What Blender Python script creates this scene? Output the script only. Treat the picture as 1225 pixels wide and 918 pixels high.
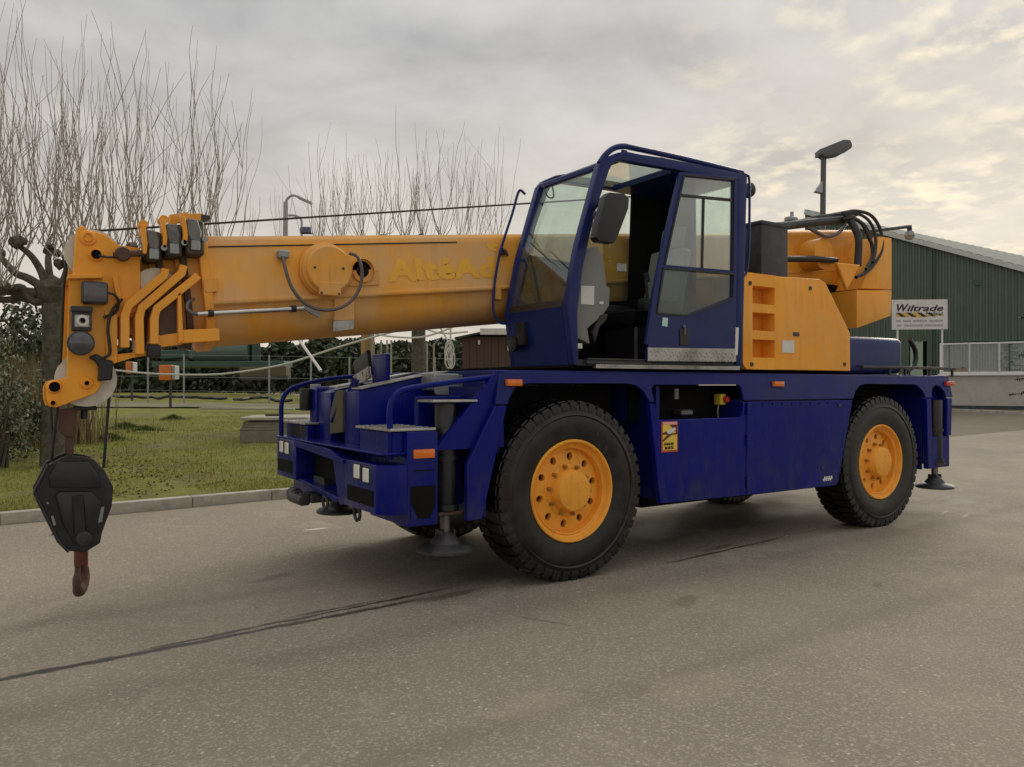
import bpy, bmesh, math, random
import numpy as np
from mathutils import Vector, Matrix, noise as mnoise
R = math.radians
sc = bpy.context.scene
for o in list(bpy.data.objects): bpy.data.objects.remove(o)
col = sc.collection
random.seed(7)

# ------------------------------------------------------------------ camera
F, CX, CY = 940.0, 612.5, 461.0                 # focal length and principal point of the photograph, in its pixels
CAM = Vector((-3.738, -4.755, 1.5))
FW = Vector((.553, .833, 0)).normalized(); RT = Vector((FW.y, -FW.x, 0))
cam = bpy.data.cameras.new("camera"); camo = bpy.data.objects.new("camera", cam); col.objects.link(camo)
cam.sensor_width = 36; cam.lens = F / 1225 * 36; cam.shift_y = (CY - 459) / 1225
cam.clip_start = .05; cam.clip_end = 3000
camo.location = CAM; camo.rotation_euler = (R(90), 0, -math.atan2(FW.x, FW.y))
sc.camera = camo
def _ray(px, py): return FW + RT * ((px - CX) / F) + Vector((0, 0, -(py - CY) / F))

# ------------------------------------------------------------------ sun, sky, exposure
SUN_AZ, SUN_EL = R(26), R(21)                   # azimuth from +X, elevation
sd = Vector((math.cos(SUN_AZ) * math.cos(SUN_EL), math.sin(SUN_AZ) * math.cos(SUN_EL), math.sin(SUN_EL)))
sun = bpy.data.lights.new("sun", 'SUN'); suno = bpy.data.objects.new("sun", sun); col.objects.link(suno)
sun.energy = 0.9; sun.angle = R(38); sun.color = (1, .9, .76)
suno.rotation_euler = sd.to_track_quat('Z', 'Y').to_euler(); suno.location = (20, 10, 30)
sc.view_settings.view_transform = 'Standard'; sc.view_settings.look = 'None'
sc.view_settings.exposure = 1.06; sc.view_settings.gamma = 1.0

class NT:
    "short hand for building node trees"
    def __init__(s, nt): s.t = nt; nt.nodes.clear()
    def n(s, typ, **kw):
        nd = s.t.nodes.new(typ)
        ins = kw.pop('i', {})
        for k, v in kw.items(): setattr(nd, k, v)
        for k, v in ins.items(): s.set(nd.inputs[k], v)
        return nd
    def set(s, sock, v):
        if isinstance(v, bpy.types.NodeSocket): s.t.links.new(v, sock)
        elif isinstance(v, bpy.types.Node): s.t.links.new(v.outputs[0], sock)
        else:
            if isinstance(v, (tuple, list)) and len(v) == 3 and sock.type == 'RGBA': v = (*v, 1)
            sock.default_value = v
    def math(s, op, a, b=None, c=None, clamp=False):
        nd = s.n('ShaderNodeMath', operation=op, use_clamp=clamp); s.set(nd.inputs[0], a)
        if b is not None: s.set(nd.inputs[1], b)
        if c is not None: s.set(nd.inputs[2], c)
        return nd.outputs[0]
    def vmath(s, op, a, b=None, out=0):
        nd = s.n('ShaderNodeVectorMath', operation=op); s.set(nd.inputs[0], a)
        if b is not None: s.set(nd.inputs[1], b)
        return nd.outputs[out]
    def mix(s, f, a, b, mode='MIX'):
        nd = s.n('ShaderNodeMix', data_type='RGBA', blend_type=mode)
        s.set(nd.inputs[0], f); s.set(nd.inputs[6], a); s.set(nd.inputs[7], b); return nd.outputs[2]
    def ramp(s, f, stops):
        nd = s.n('ShaderNodeValToRGB'); s.set(nd.inputs[0], f); cr = nd.color_ramp
        while len(cr.elements) < len(stops): cr.elements.new(.5)
        for e, (p, c) in zip(cr.elements, stops):
            e.position = p; e.color = (*c, 1) if isinstance(c, (tuple, list)) else (c, c, c, 1)
        return nd.outputs[0]
    def noise(s, vec, scale, detail=4, rough=.55, dist=0):
        nd = s.n('ShaderNodeTexNoise', i={'Scale': scale, 'Detail': detail, 'Roughness': rough, 'Distortion': dist})
        if vec is not None: s.set(nd.inputs['Vector'], vec)
        return nd.outputs[0]
    def mapr(s, v, a, b, c=0., d=1.):
        nd = s.n('ShaderNodeMapRange', i={0: v, 1: a, 2: b, 3: c, 4: d}); return nd.outputs[0]

world = bpy.data.worlds.new("World"); sc.world = world; world.use_nodes = True
w = NT(world.node_tree)
sky = w.n('ShaderNodeTexSky', sky_type='NISHITA', sun_disc=False)
sky.sun_elevation = SUN_EL; sky.sun_rotation = math.pi / 2 - SUN_AZ
tc = w.n('ShaderNodeTexCoord').outputs['Generated']
sx = w.n('ShaderNodeSeparateXYZ', i={0: tc})
zz = w.math('MAXIMUM', sx.outputs[2], 0.0)
den = w.math('ADD', zz, .16)
pl = w.n('ShaderNodeCombineXYZ', i={0: w.math('DIVIDE', sx.outputs[0], den), 1: w.math('DIVIDE', sx.outputs[1], den), 2: 0.0}).outputs[0]
n1 = w.noise(pl, .62, 4, .5, .6)
n2 = w.noise(w.vmath('ADD', pl, (3.1, 7.7, 0)), 2.1, 6, .6, .35)
n3 = w.noise(w.vmath('ADD', pl, (13.1, 2.7, 0)), 8.0, 5, .55, .12)
patch = _ray(1130, 140).normalized()                       # where the sun nearly breaks through
sdot = w.vmath('DOT_PRODUCT', tc, tuple(patch), out=1)
glow = w.mapr(sdot, .80, 1.0)
glow2 = w.mapr(sdot, .950, .996)
dense = w.mapr(w.math('ADD', w.math('MULTIPLY', n1, .62), w.math('MULTIPLY', n2, .38)), .40, .60)
elev = w.mapr(sx.outputs[2], 0.02, .40)
low = w.mix(dense, (6.9, 6.15, 5.1), (5.7, 5.15, 4.4))
high = w.mix(dense, (5.9, 5.8, 5.6), (3.5, 3.5, 3.5))
cloud = w.mix(elev, low, high)
rim = w.math('MULTIPLY', glow2, w.mapr(n3, .46, .68))
rim = w.math('MULTIPLY', rim, w.mapr(n2, .36, .58))
cloud = w.mix(w.math('MULTIPLY', glow, .08), cloud, (6.4, 5.7, 4.3))
cloud = w.mix(w.math('MULTIPLY', rim, .72), cloud, (11.0, 9.3, 6.4))
# overcast dome: like any even cloud cover it grows brighter towards the zenith
zen = w.mapr(sx.outputs[2], .40, 1.0, 1.0, 1.75)
cloud = w.vmath('SCALE', cloud); cloud.node.inputs[3].default_value = 1; w.set(cloud.node.inputs[3], zen)
allsky = w.mix(.96, sky.outputs[0], cloud)
bg = w.n('ShaderNodeBackground', i={'Color': allsky, 'Strength': .056})
w.n('ShaderNodeOutputWorld', i={0: bg.outputs[0]})

# ------------------------------------------------------------------ geometry helpers
def PY(px, py, Y): r = _ray(px, py); return CAM + r * ((Y - CAM.y) / r.y)
def PX(px, py, X): r = _ray(px, py); return CAM + r * ((X - CAM.x) / r.x)
def PZ(px, py, Z): r = _ray(px, py); return CAM + r * ((Z - CAM.z) / r.z)
def PD(px, py, D): return CAM + _ray(px, py) * D
def xz(pts, Y): return [(p.x, p.z) for p in (PY(a, b, Y) for a, b in pts)]

def merge(dst, src):
    me = bpy.data.meshes.new("t"); src.to_mesh(me); src.free(); dst.from_mesh(me); bpy.data.meshes.remove(me)
def new(): return bmesh.new()
def _bev(b, bev, seg=1):
    if bev > 0:
        es = [e for e in b.edges if len(e.link_faces) == 2 and e.calc_face_angle(0) > .5]
        bmesh.ops.bevel(b, geom=es, offset=bev, segments=seg, affect='EDGES', clamp_overlap=True, profile=.6)
def box(d, lo, hi, bev=0, seg=1, M=None):
    b = new(); bmesh.ops.create_cube(b, size=1)
    lo = Vector(lo); hi = Vector(hi)
    for v in b.verts: v.co = Vector([lo[i] + (v.co[i] + .5) * (hi[i] - lo[i]) for i in range(3)])
    _bev(b, bev, seg)
    if M: b.transform(M)
    merge(d, b); return d
def prism(d, poly, a0, a1, axis='y', bev=0, seg=1, fn=None):
    "polygon (two coordinates) swept between a0 and a1 along an axis"
    b = new()
    def mk(p, a): return {'y': (p[0], a, p[1]), 'x': (a, p[0], p[1]), 'z': (p[0], p[1], a)}[axis]
    A = [b.verts.new(mk(p, a0)) for p in poly]; B = [b.verts.new(mk(p, a1)) for p in poly]
    b.faces.new(A); b.faces.new(B[::-1]); n = len(poly)
    for i in range(n): b.faces.new((A[i], B[i], B[(i + 1) % n], A[(i + 1) % n]))
    bmesh.ops.recalc_face_normals(b, faces=b.faces)
    _bev(b, bev, seg)
    if fn:
        for v in b.verts: v.co = Vector(fn(v.co))
    bmesh.ops.recalc_face_normals(b, faces=b.faces)
    merge(d, b); return d
def basis(ax):
    ax = Vector(ax).normalized(); t = Vector((0, 0, 1)) if abs(ax.z) < .9 else Vector((1, 0, 0))
    u = ax.cross(t).normalized(); return ax, u, ax.cross(u)
def cyl(d, p0, p1, r, r1=None, n=20, bev=0):
    p0 = Vector(p0); p1 = Vector(p1); r1 = r if r1 is None else r1
    ax, u, v = basis(p1 - p0); b = new()
    ring = lambda p, q: [b.verts.new(p + (u * math.cos(2 * math.pi * i / n) + v * math.sin(2 * math.pi * i / n)) * q) for i in range(n)]
    A = ring(p0, r); B = ring(p1, r1)
    b.faces.new(A); b.faces.new(B[::-1])
    for i in range(n): b.faces.new((A[i], B[i], B[(i + 1) % n], A[(i + 1) % n]))
    bmesh.ops.recalc_face_normals(b, faces=b.faces); _bev(b, bev, 2); merge(d, b); return d
def lathe(d, prof, o, ax, n=48, close=False):
    "prof: (radius, distance along axis)"
    o = Vector(o); ax, u, v = basis(ax); b = new(); rings = []
    for r, h in prof:
        if r < 1e-5: rings.append([b.verts.new(o + ax * h)]); continue
        rings.append([b.verts.new(o + ax * h + (u * math.cos(2 * math.pi * i / n) + v * math.sin(2 * math.pi * i / n)) * r) for i in range(n)])
    prs = list(zip(rings, rings[1:])) + ([(rings[-1], rings[0])] if close else [])
    for A, B in prs:
        for i in range(n):
            j = (i + 1) % n
            f = [A[i % len(A)], B[i % len(B)], B[j % len(B)], A[j % len(A)]]
            q = []
            for x in f:
                if x not in q: q.append(x)
            if len(q) > 2: b.faces.new(q)
    bmesh.ops.recalc_face_normals(b, faces=b.faces); merge(d, b); return d
def smoothpts(pts, k=6):
    pts = [Vector(p) for p in pts]
    if len(pts) < 3: return pts
    P = [pts[0] * 2 - pts[1]] + pts + [pts[-1] * 2 - pts[-2]]; out = []
    for i in range(1, len(P) - 2):
        a, b, c, e = P[i - 1:i + 3]
        for j in range(k):
            t = j / k
            out.append(.5 * ((2 * b) + (c - a) * t + (2 * a - 5 * b + 4 * c - e) * t * t + (3 * b - a - 3 * c + e) * t ** 3))
    return out + [pts[-1]]
def tube(d, pts, r, n=8, r1=None, smooth=0, caps=True):
    if smooth: pts = smoothpts(pts, smooth)
    pts = [Vector(p) for p in pts]; m = len(pts); b = new(); rings = []; pu = None
    for i, p in enumerate(pts):
        t = (pts[min(i + 1, m - 1)] - pts[max(i - 1, 0)]).normalized()
        if pu is None: _, u, _v = basis(t)
        else: u = (pu - t * pu.dot(t)).normalized()
        pu = u; v = t.cross(u)
        q = r if r1 is None else r + (r1 - r) * i / (m - 1)
        rings.append([b.verts.new(p + (u * math.cos(2 * math.pi * k / n) + v * math.sin(2 * math.pi * k / n)) * q) for k in range(n)])
    for A, B in zip(rings, rings[1:]):
        for k in range(n): b.faces.new((A[k], A[(k + 1) % n], B[(k + 1) % n], B[k]))
    if caps: b.faces.new(rings[0][::-1]); b.faces.new(rings[-1])
    merge(d, b); return d
def bar(d, p0, p1, w_, h_, up=(0, 0, 1), bev=0):
    "rectangular bar between two points"
    p0 = Vector(p0); p1 = Vector(p1); ax = (p1 - p0); L = ax.length; ax.normalize()
    s = ax.cross(Vector(up)).normalized(); t = s.cross(ax)
    M = Matrix((( ax.x, s.x, t.x, p0.x), (ax.y, s.y, t.y, p0.y), (ax.z, s.z, t.z, p0.z), (0, 0, 0, 1)))
    return box(d, (0, -w_ / 2, -h_ / 2), (L, w_ / 2, h_ / 2), bev, 1, M)

def clusters(bm):
    "groups of connected pieces whose boxes touch"
    bm.verts.index_update(); seen = set(); isl = []
    for v in bm.verts:
        if v in seen: continue
        st, comp = [v], []; seen.add(v)
        while st:
            x = st.pop(); comp.append(x)
            for e in x.link_edges:
                y = e.other_vert(x)
                if y not in seen: seen.add(y); st.append(y)
        lo = [min(q.co[i] for q in comp) - .004 for i in range(3)]; hi = [max(q.co[i] for q in comp) + .004 for i in range(3)]
        isl.append([lo, hi, comp])
    par = list(range(len(isl)))
    def find(i):
        while par[i] != i: i = par[i]
        return i
    for i in range(len(isl)):
        for j in range(i):
            if all(isl[i][0][k] <= isl[j][1][k] and isl[j][0][k] <= isl[i][1][k] for k in range(3)): par[find(i)] = find(j)
    out_ = {}
    for i in range(len(isl)): out_.setdefault(find(i), []).extend(isl[i][2])
    return sorted(out_.values(), key=len, reverse=True)
def obj(name, bm, mat, parent=None, label=None, kind=None, smooth=35, split=True):
    if split and parent and kind is None and isinstance(bm, bmesh.types.BMesh) and len(bm.verts) < 4000:
        cl = clusters(bm)
        if 1 < len(cl) <= 24:
            first = None
            for c in cl:
                keep = set(c); b2 = bm.copy(); b2.verts.ensure_lookup_table(); idx = {v.index for v in keep}
                bmesh.ops.delete(b2, geom=[v for v in b2.verts if v.index not in idx], context='VERTS')
                o = obj(name, b2, mat, parent, label, kind, smooth, False); first = first or o
            bm.free(); return first
    me = bpy.data.meshes.new(name)
    if isinstance(bm, bmesh.types.BMesh): bm.to_mesh(me); bm.free()
    else: me = bm
    n = len(me.vertices)
    if n:
        a = np.empty(n * 3, dtype=np.float32); me.vertices.foreach_get('co', a); a = a.reshape(-1, 3)
        c = (a.min(0) + a.max(0)) / 2; a -= c; me.vertices.foreach_set('co', a.ravel()); c = Vector([float(x) for x in c])
    else: c = Vector((0, 0, 0))
    if smooth:
        me.polygons.foreach_set('use_smooth', [True] * len(me.polygons)); me.set_sharp_from_angle(angle=R(smooth))
    me.materials.append(mat)
    o = bpy.data.objects.new(name, me); col.objects.link(o)
    if parent:
        o.parent = parent; o.location = c - wpos(parent)
    else: o.location = c
    if label: o['label'] = label
    if kind: o['kind'] = kind
    return o
def wpos(o):
    p = o.location.copy()
    while o.parent: o = o.parent; p += o.location
    return p
def tag(o, label, cat, group=None):
    o['label'] = label; o['category'] = cat
    if group: o['group'] = group
    return o
def thing(name, label, cat, loc, group=None):
    o = bpy.data.objects.new(name, None); col.objects.link(o); o.location = loc; o.empty_display_size = .2
    return tag(o, label, cat, group)
def struct(o): o['kind'] = 'structure'; return o
def copy_tree(o, delta, parent=None):
    c = o.copy(); col.objects.link(c)
    if parent: c.parent = parent
    else: c.location = o.location + Vector(delta)
    for ch in list(o.children): copy_tree(ch, (0, 0, 0), c)
    return c
def text_mesh(s, size, M, extrude=.0015, bold=0, shear=0, spacing=1.0):
    cu = bpy.data.curves.new('t', 'FONT'); cu.body = s; cu.size = size; cu.extrude = extrude; cu.offset = bold
    cu.shear = shear; cu.space_character = spacing; cu.align_x = 'LEFT'; cu.resolution_u = 3
    o = bpy.data.objects.new('t', cu); col.objects.link(o); bpy.context.view_layer.update()
    me = bpy.data.meshes.new_from_object(o.evaluated_get(bpy.context.evaluated_depsgraph_get()))
    bpy.data.objects.remove(o); bpy.data.curves.remove(cu); me.transform(M); b = new(); b.from_mesh(me); bpy.data.meshes.remove(me); return b
def frame_M(o, ux, uy):
    o = Vector(o); ux = Vector(ux).normalized(); uy = Vector(uy); uy = (uy - ux * uy.dot(ux)).normalized(); uz = ux.cross(uy)
    return Matrix(((ux.x, uy.x, uz.x, o.x), (ux.y, uy.y, uz.y, o.y), (ux.z, uy.z, uz.z, o.z), (0, 0, 0, 1)))

# ------------------------------------------------------------------ materials
def material(name):
    m = bpy.data.materials.new(name); m.use_nodes = True; return m, NT(m.node_tree)
def out(t, sh): t.n('ShaderNodeOutputMaterial', i={0: sh})
def principled(t, **i):
    return t.n('ShaderNodeBsdfPrincipled', i={k.replace('_', ' '): v for k, v in i.items()}).outputs[0]
def wcoord(t): return t.n('ShaderNodeNewGeometry').outputs['Position']
def bump(t, h, strength=.3, dist=.01): return t.n('ShaderNodeBump', i={'Height': h, 'Strength': strength, 'Distance': dist}).outputs[0]
def simple(name, c, rough=.5, metal=0, var=.25, scale=9, bumpk=.05, coat=0, dirt=None, dirtk=.0, spec=.5):
    m, t = material(name); P = wcoord(t)
    a = t.noise(P, scale, 5, .6); b = t.noise(P, scale * 9, 3, .6)
    k = t.math('ADD', t.math('MULTIPLY', a, .7), t.math('MULTIPLY', b, .3))
    k = t.mapr(k, .3, .7)
    cc = t.mix(k, tuple(x * (1 - var) for x in c), tuple(min(1, x * (1 + var)) for x in c))
    r = t.mapr(a, .3, .7, max(.03, rough - .08), min(1, rough + .1))
    if dirt:
        dm = t.math('MULTIPLY', t.mapr(t.noise(P, 3.3, 6, .68, .6), .5, .68), dirtk)
        cc = t.mix(dm, cc, dirt); r = t.mix(dm, r, (.75,) * 3)
    out(t, principled(t, Base_Color=cc, Roughness=r, Metallic=metal, Coat_Weight=coat, Coat_Roughness=.08, Specular_IOR_Level=spec,
                      Normal=bump(t, b, .25, bumpk * .02)))
    return m
def paint(name, c, rough, coat, dirt, dirtk, fade=None, fadek=0, grime=0):
    "machine paint: slightly uneven colour, rain streaks, scuffs and orange-peel"
    m, t = material(name); P = wcoord(t)
    a = t.noise(P, 2.2, 5, .6); fine = t.noise(P, 70, 3, .6)
    stre = t.noise(t.vmath('MULTIPLY', P, (9, 9, .9)), 2.2, 5, .62)
    cc = t.mix(t.mapr(a, .3, .7), tuple(x * .88 for x in c), tuple(min(1, x * 1.1) for x in c))
    if fade: cc = t.mix(t.math('MULTIPLY', t.mapr(t.noise(P, 1.3, 4, .55, .4), .46, .62), fadek), cc, fade)
    ds = t.math('MULTIPLY', t.math('MULTIPLY', t.mapr(stre, .5, .7), t.mapr(t.noise(P, 4, 4), .35, .65)), dirtk)
    cc = t.mix(ds, cc, dirt)
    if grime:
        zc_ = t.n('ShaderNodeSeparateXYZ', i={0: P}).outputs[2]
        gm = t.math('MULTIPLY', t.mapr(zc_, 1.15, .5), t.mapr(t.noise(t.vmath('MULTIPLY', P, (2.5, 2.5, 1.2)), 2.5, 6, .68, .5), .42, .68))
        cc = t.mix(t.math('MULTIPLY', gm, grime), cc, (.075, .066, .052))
    chips = t.math('MULTIPLY', t.mapr(t.noise(P, 38, 4, .7), .70, .74), t.mapr(t.noise(P, 2.7, 3), .5, .6))
    cc = t.mix(t.math('MULTIPLY', chips, .7), cc, (.06, .04, .03))
    r = t.math('ADD', t.mapr(stre, .3, .7, rough - .03, rough + .08), t.math('MULTIPLY', ds, .3))
    out(t, principled(t, Base_Color=cc, Roughness=r, Coat_Weight=coat, Coat_Roughness=.12, Specular_IOR_Level=.16,
                      Normal=bump(t, t.math('ADD', t.math('MULTIPLY', fine, .12), t.math('MULTIPLY', t.noise(P, 2.3, 2), 2.5)), .35, .006)))
    return m
YEL = paint('yellow_paint', (.88, .375, .042), .46, .10, (.42, .19, .05), .32, (.84, .42, .10), .6)
YELB = paint('faded_boom_paint', (.82, .37, .055), .50, .08, (.45, .20, .06), .3, (.68, .40, .17), .9)
YELW = paint('wheel_yellow_paint', (.92, .405, .052), .40, .15, (.36, .15, .03), .6)
LET = paint('lettering_orange', (1.0, .50, .075), .40, .1, (.6, .27, .04), .1)
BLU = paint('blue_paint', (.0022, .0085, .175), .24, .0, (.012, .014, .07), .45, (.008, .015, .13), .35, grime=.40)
BLUD = paint('blue_paint_weathered', (.005, .011, .135), .36, .05, (.03, .03, .055), .6, (.022, .026, .10), .5)
CABB = paint('cab_blue_paint', (.010, .021, .118), .32, .12, (.035, .04, .08), .4, (.03, .04, .12), .35)
BLK = simple('black_plastic', (.012, .012, .013), .45, var=.3)
BLKM = simple('black_hook_paint', (.012, .013, .015), .32, var=.4, dirt=(.05, .045, .038), dirtk=.4)
DARK = simple('dark_interior', (.0045, .0045, .0045), .85, var=.2, spec=.2)
GRY = simple('grey_plastic', (.20, .205, .20), .6, var=.1)
DGR = simple('dark_grey_steel', (.045, .046, .05), .5, metal=.3, var=.35, dirt=(.14, .12, .1), dirtk=.5)
STEEL = simple('worn_steel', (.16, .16, .155), .42, metal=.75, var=.3, dirt=(.16, .10, .06), dirtk=.4)
CHROME = simple('chromed_rod', (.62, .61, .58), .22, metal=1, var=.1)
ALU = simple('aluminium_plate', (.42, .42, .40), .42, metal=.8, var=.2, dirt=(.15, .13, .1), dirtk=.5)
WHITE = simple('white_plate', (.66, .65, .62), .5, var=.08, dirt=(.3, .28, .24), dirtk=.3)
CREAM = simple('cream_sheave', (.62, .585, .50), .55, var=.12, dirt=(.3, .26, .2), dirtk=.55)
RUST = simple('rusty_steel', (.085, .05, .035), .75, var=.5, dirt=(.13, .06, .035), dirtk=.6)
REDP = simple('faded_red_paint', (.13, .028, .022), .5, var=.3)
GALV = simple('galvanised_grey', (.30, .31, .31), .5, metal=.5, var=.15)
ROPE = simple('wire_rope', (.035, .033, .03), .55, metal=.4, var=.4, scale=60)
HOSE = simple('rubber_hose', (.018, .016, .016), .5, var=.3)
HOSEG = simple('grey_hose', (.11, .09, .085), .45, var=.3)
ORL = simple('orange_lens', (.75, .17, .01), .2, var=.15, coat=.4)
REDL = simple('red_lens', (.5, .03, .015), .22, var=.15, coat=.4)
LENS = simple('lamp_glass', (.85, .85, .80), .12, var=.1, coat=.8, scale=40)
DLENS = simple('dark_lamp_glass', (.055, .056, .062), .22, var=.4, coat=.7, dirt=(.16, .15, .14), dirtk=.7)
OLIVE = simple('olive_plate', (.085, .078, .035), .6, var=.25)
STKY = simple('sticker_yellow', (.75, .55, .06), .45, var=.04)
STKR = simple('sticker_red', (.55, .07, .03), .45, var=.05)
STKP = simple('sticker_pink', (.75, .38, .36), .45, var=.05)
STKD = simple('sticker_dark_red', (.10, .012, .012), .45, var=.05)
INK = simple('black_ink', (.015, .014, .014), .5, var=.05)
GOLD = simple('stripe_gold', (.62, .42, .12), .5, var=.05)
INKG = simple('grey_ink', (.30, .30, .32), .5, var=.05)
SKYP = simple('sticker_mint', (.45, .66, .62), .5, var=.05)
WOOD = simple('grey_weathered_wood', (.11, .085, .055), .85, var=.4, scale=5, bumpk=.5)
BOARD = simple('weathered_board', (.20, .19, .145), .85, var=.3, scale=6, bumpk=.4)
BOARDT = simple('pale_board_top', (.36, .345, .27), .85, var=.22, scale=4, bumpk=.4)
HUTB = simple('brown_hut_board', (.085, .048, .038), .8, var=.2)
HUTR = simple('hut_white_trim', (.62, .61, .58), .6, var=.1)
ORB = simple('orange_box_paint', (.60, .16, .02), .5, var=.12)
GRNM = simple('green_machine_paint', (.035, .075, .05), .5, var=.3)
GLS2 = simple('pale_tank_green', (.09, .13, .11), .45, var=.2)
WROPE = simple('white_rope', (.58, .57, .53), .7, var=.1)
CONC = simple('concrete', (.40, .37, .31), .9, var=.22, scale=4, bumpk=.6, dirt=(.10, .09, .07), dirtk=.5)
RENDER = simple('cream_render', (.44, .42, .365), .85, var=.1, scale=1.2, dirt=(.3, .28, .23), dirtk=.4)
CLAD = simple('green_cladding', (.085, .115, .082), .55, var=.14, scale=1.4, dirt=(.11, .13, .10), dirtk=.4)
MUD = simple('muddy_gravel', (.165, .155, .080), .95, var=.35, scale=1.1, bumpk=.6)
GREASE = simple('greasy_brown_steel', (.038, .028, .022), .45, var=.5, scale=14, dirt=(.14, .085, .04), dirtk=.6)
GALVD = simple('dull_grey_cast', (.17, .17, .165), .5, metal=.3, var=.3, scale=16, dirt=(.07, .05, .035), dirtk=.8)
NUT = simple('wheel_nut_worn', (.42, .20, .035), .5, var=.4, scale=40, dirt=(.12, .06, .03), dirtk=.8)
ROOFM = simple('fibre_cement_roof', (.20, .215, .195), .95, var=.12, scale=1.5, dirt=(.2, .21, .18), dirtk=.5)
FASC = simple('pale_fascia', (.50, .52, .49), .6, var=.08)
WFR = simple('white_window_frame', (.72, .72, .69), .45, var=.05)
BLIND = simple('grey_blind', (.46, .465, .45), .7, var=.12, scale=2)
PGD = simple('pale_green_door', (.30, .38, .29), .6, var=.08)
POT = simple('pale_lamp_body', (.35, .35, .37), .5, metal=.2, var=.1)

def glass(name, tint, tr, rough=.03):
    m, t = material(name); P = wcoord(t)
    g = t.n('ShaderNodeBsdfGlossy', i={'Color': (.9, .93, .93), 'Roughness': rough}).outputs[0]
    tp = t.n('ShaderNodeBsdfTransparent', i={'Color': tint}).outputs[0]
    df = t.n('ShaderNodeBsdfDiffuse', i={'Color': (.32, .36, .33)}).outputs[0]
    fr = t.math('POWER', t.n('ShaderNodeLayerWeight', i={'Blend': .5}).outputs['Facing'], 4)
    f = t.math('ADD', t.math('MULTIPLY', fr, .8), tr, clamp=True)
    a = t.n('ShaderNodeMixShader', i={0: f, 1: tp, 2: g}).outputs[0]
    dirt = t.mapr(t.noise(P, 5, 5, .6), .35, .75, .01, .07)
    out(t, t.n('ShaderNodeMixShader', i={0: dirt, 1: a, 2: df}).outputs[0]); return m
GLASS = glass('cab_glass', (.90, .95, .91), .05)
DGLASS = glass('door_glass', (.84, .90, .87), .17)
LGLASS = glass('lower_door_glass', (.72, .78, .76), .06)
WGLASS = glass('window_glass', (.8, .85, .83), .08)

def rubber():
    m, t = material('tyre_rubber'); P = wcoord(t)
    a = t.noise(P, 6, 6, .65, .4); f = t.noise(P, 90, 3)
    k = t.mapr(a, .46, .62)
    cc = t.mix(k, (.0032, .0032, .0032), (.017, .0165, .015))
    mud = t.math('MULTIPLY', t.mapr(t.noise(P, 14, 5, .7), .58, .66), t.mapr(t.noise(P, 2.2, 3), .48, .6))
    cc = t.mix(t.math('MULTIPLY', mud, .6), cc, (.085, .075, .06))
    out(t, principled(t, Base_Color=cc, Roughness=t.mapr(a, .35, .65, .28, .55), Normal=bump(t, f, .3, .003))); return m
RUB = rubber()

def seg_mask(t, P, p0, p1, wid, amp=.03, soft=.6):
    "mask of a ragged line between two ground points"
    p0 = Vector(p0); p1 = Vector(p1); d = (p1 - p0); L = d.length; d.normalize(); nrm = Vector((-d.y, d.x, 0))
    q = t.vmath('SUBTRACT', P, tuple(p0))
    v = t.vmath('DOT_PRODUCT', q, tuple(nrm), out=1); u = t.vmath('DOT_PRODUCT', q, tuple(d), out=1)
    wob = t.math('MULTIPLY', t.math('SUBTRACT', t.noise(P, 3.0, 5, .65), .5), amp * 3)
    av = t.math('ABSOLUTE', t.math('ADD', v, wob))
    wv = t.math('MULTIPLY', t.mapr(t.noise(P, 5, 4, .6), .3, .7, .3, 1.4), wid)
    mk = t.mapr(t.math('DIVIDE', av, wv), 1.0, 1.0 - soft)
    e = t.math('MULTIPLY', t.mapr(u, 0, .3), t.mapr(u, L, L - .5)); return t.math('MULTIPLY', mk, e)
def blob_mask(t, P, c, rx, ry, ang=0):
    nd = t.n('ShaderNodeMapping', vector_type='TEXTURE', i={0: P, 1: tuple(c), 2: (0, 0, ang), 3: (rx, ry, 1)}).outputs[0]
    nd = t.vmath('MULTIPLY', nd, (1, 1, 0))
    ln = t.vmath('LENGTH', nd, out=1)
    ln = t.math('ADD', ln, t.math('MULTIPLY', t.math('SUBTRACT', t.noise(P, 6, 4, .65), .5), 1.1))
    return t.mapr(ln, 1.0, .55)
KA = PZ(0, 628, 0); KB = PZ(345, 596, 0); KD = (KB - KA).normalized(); KN = Vector((-KD.y, KD.x, 0))
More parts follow.
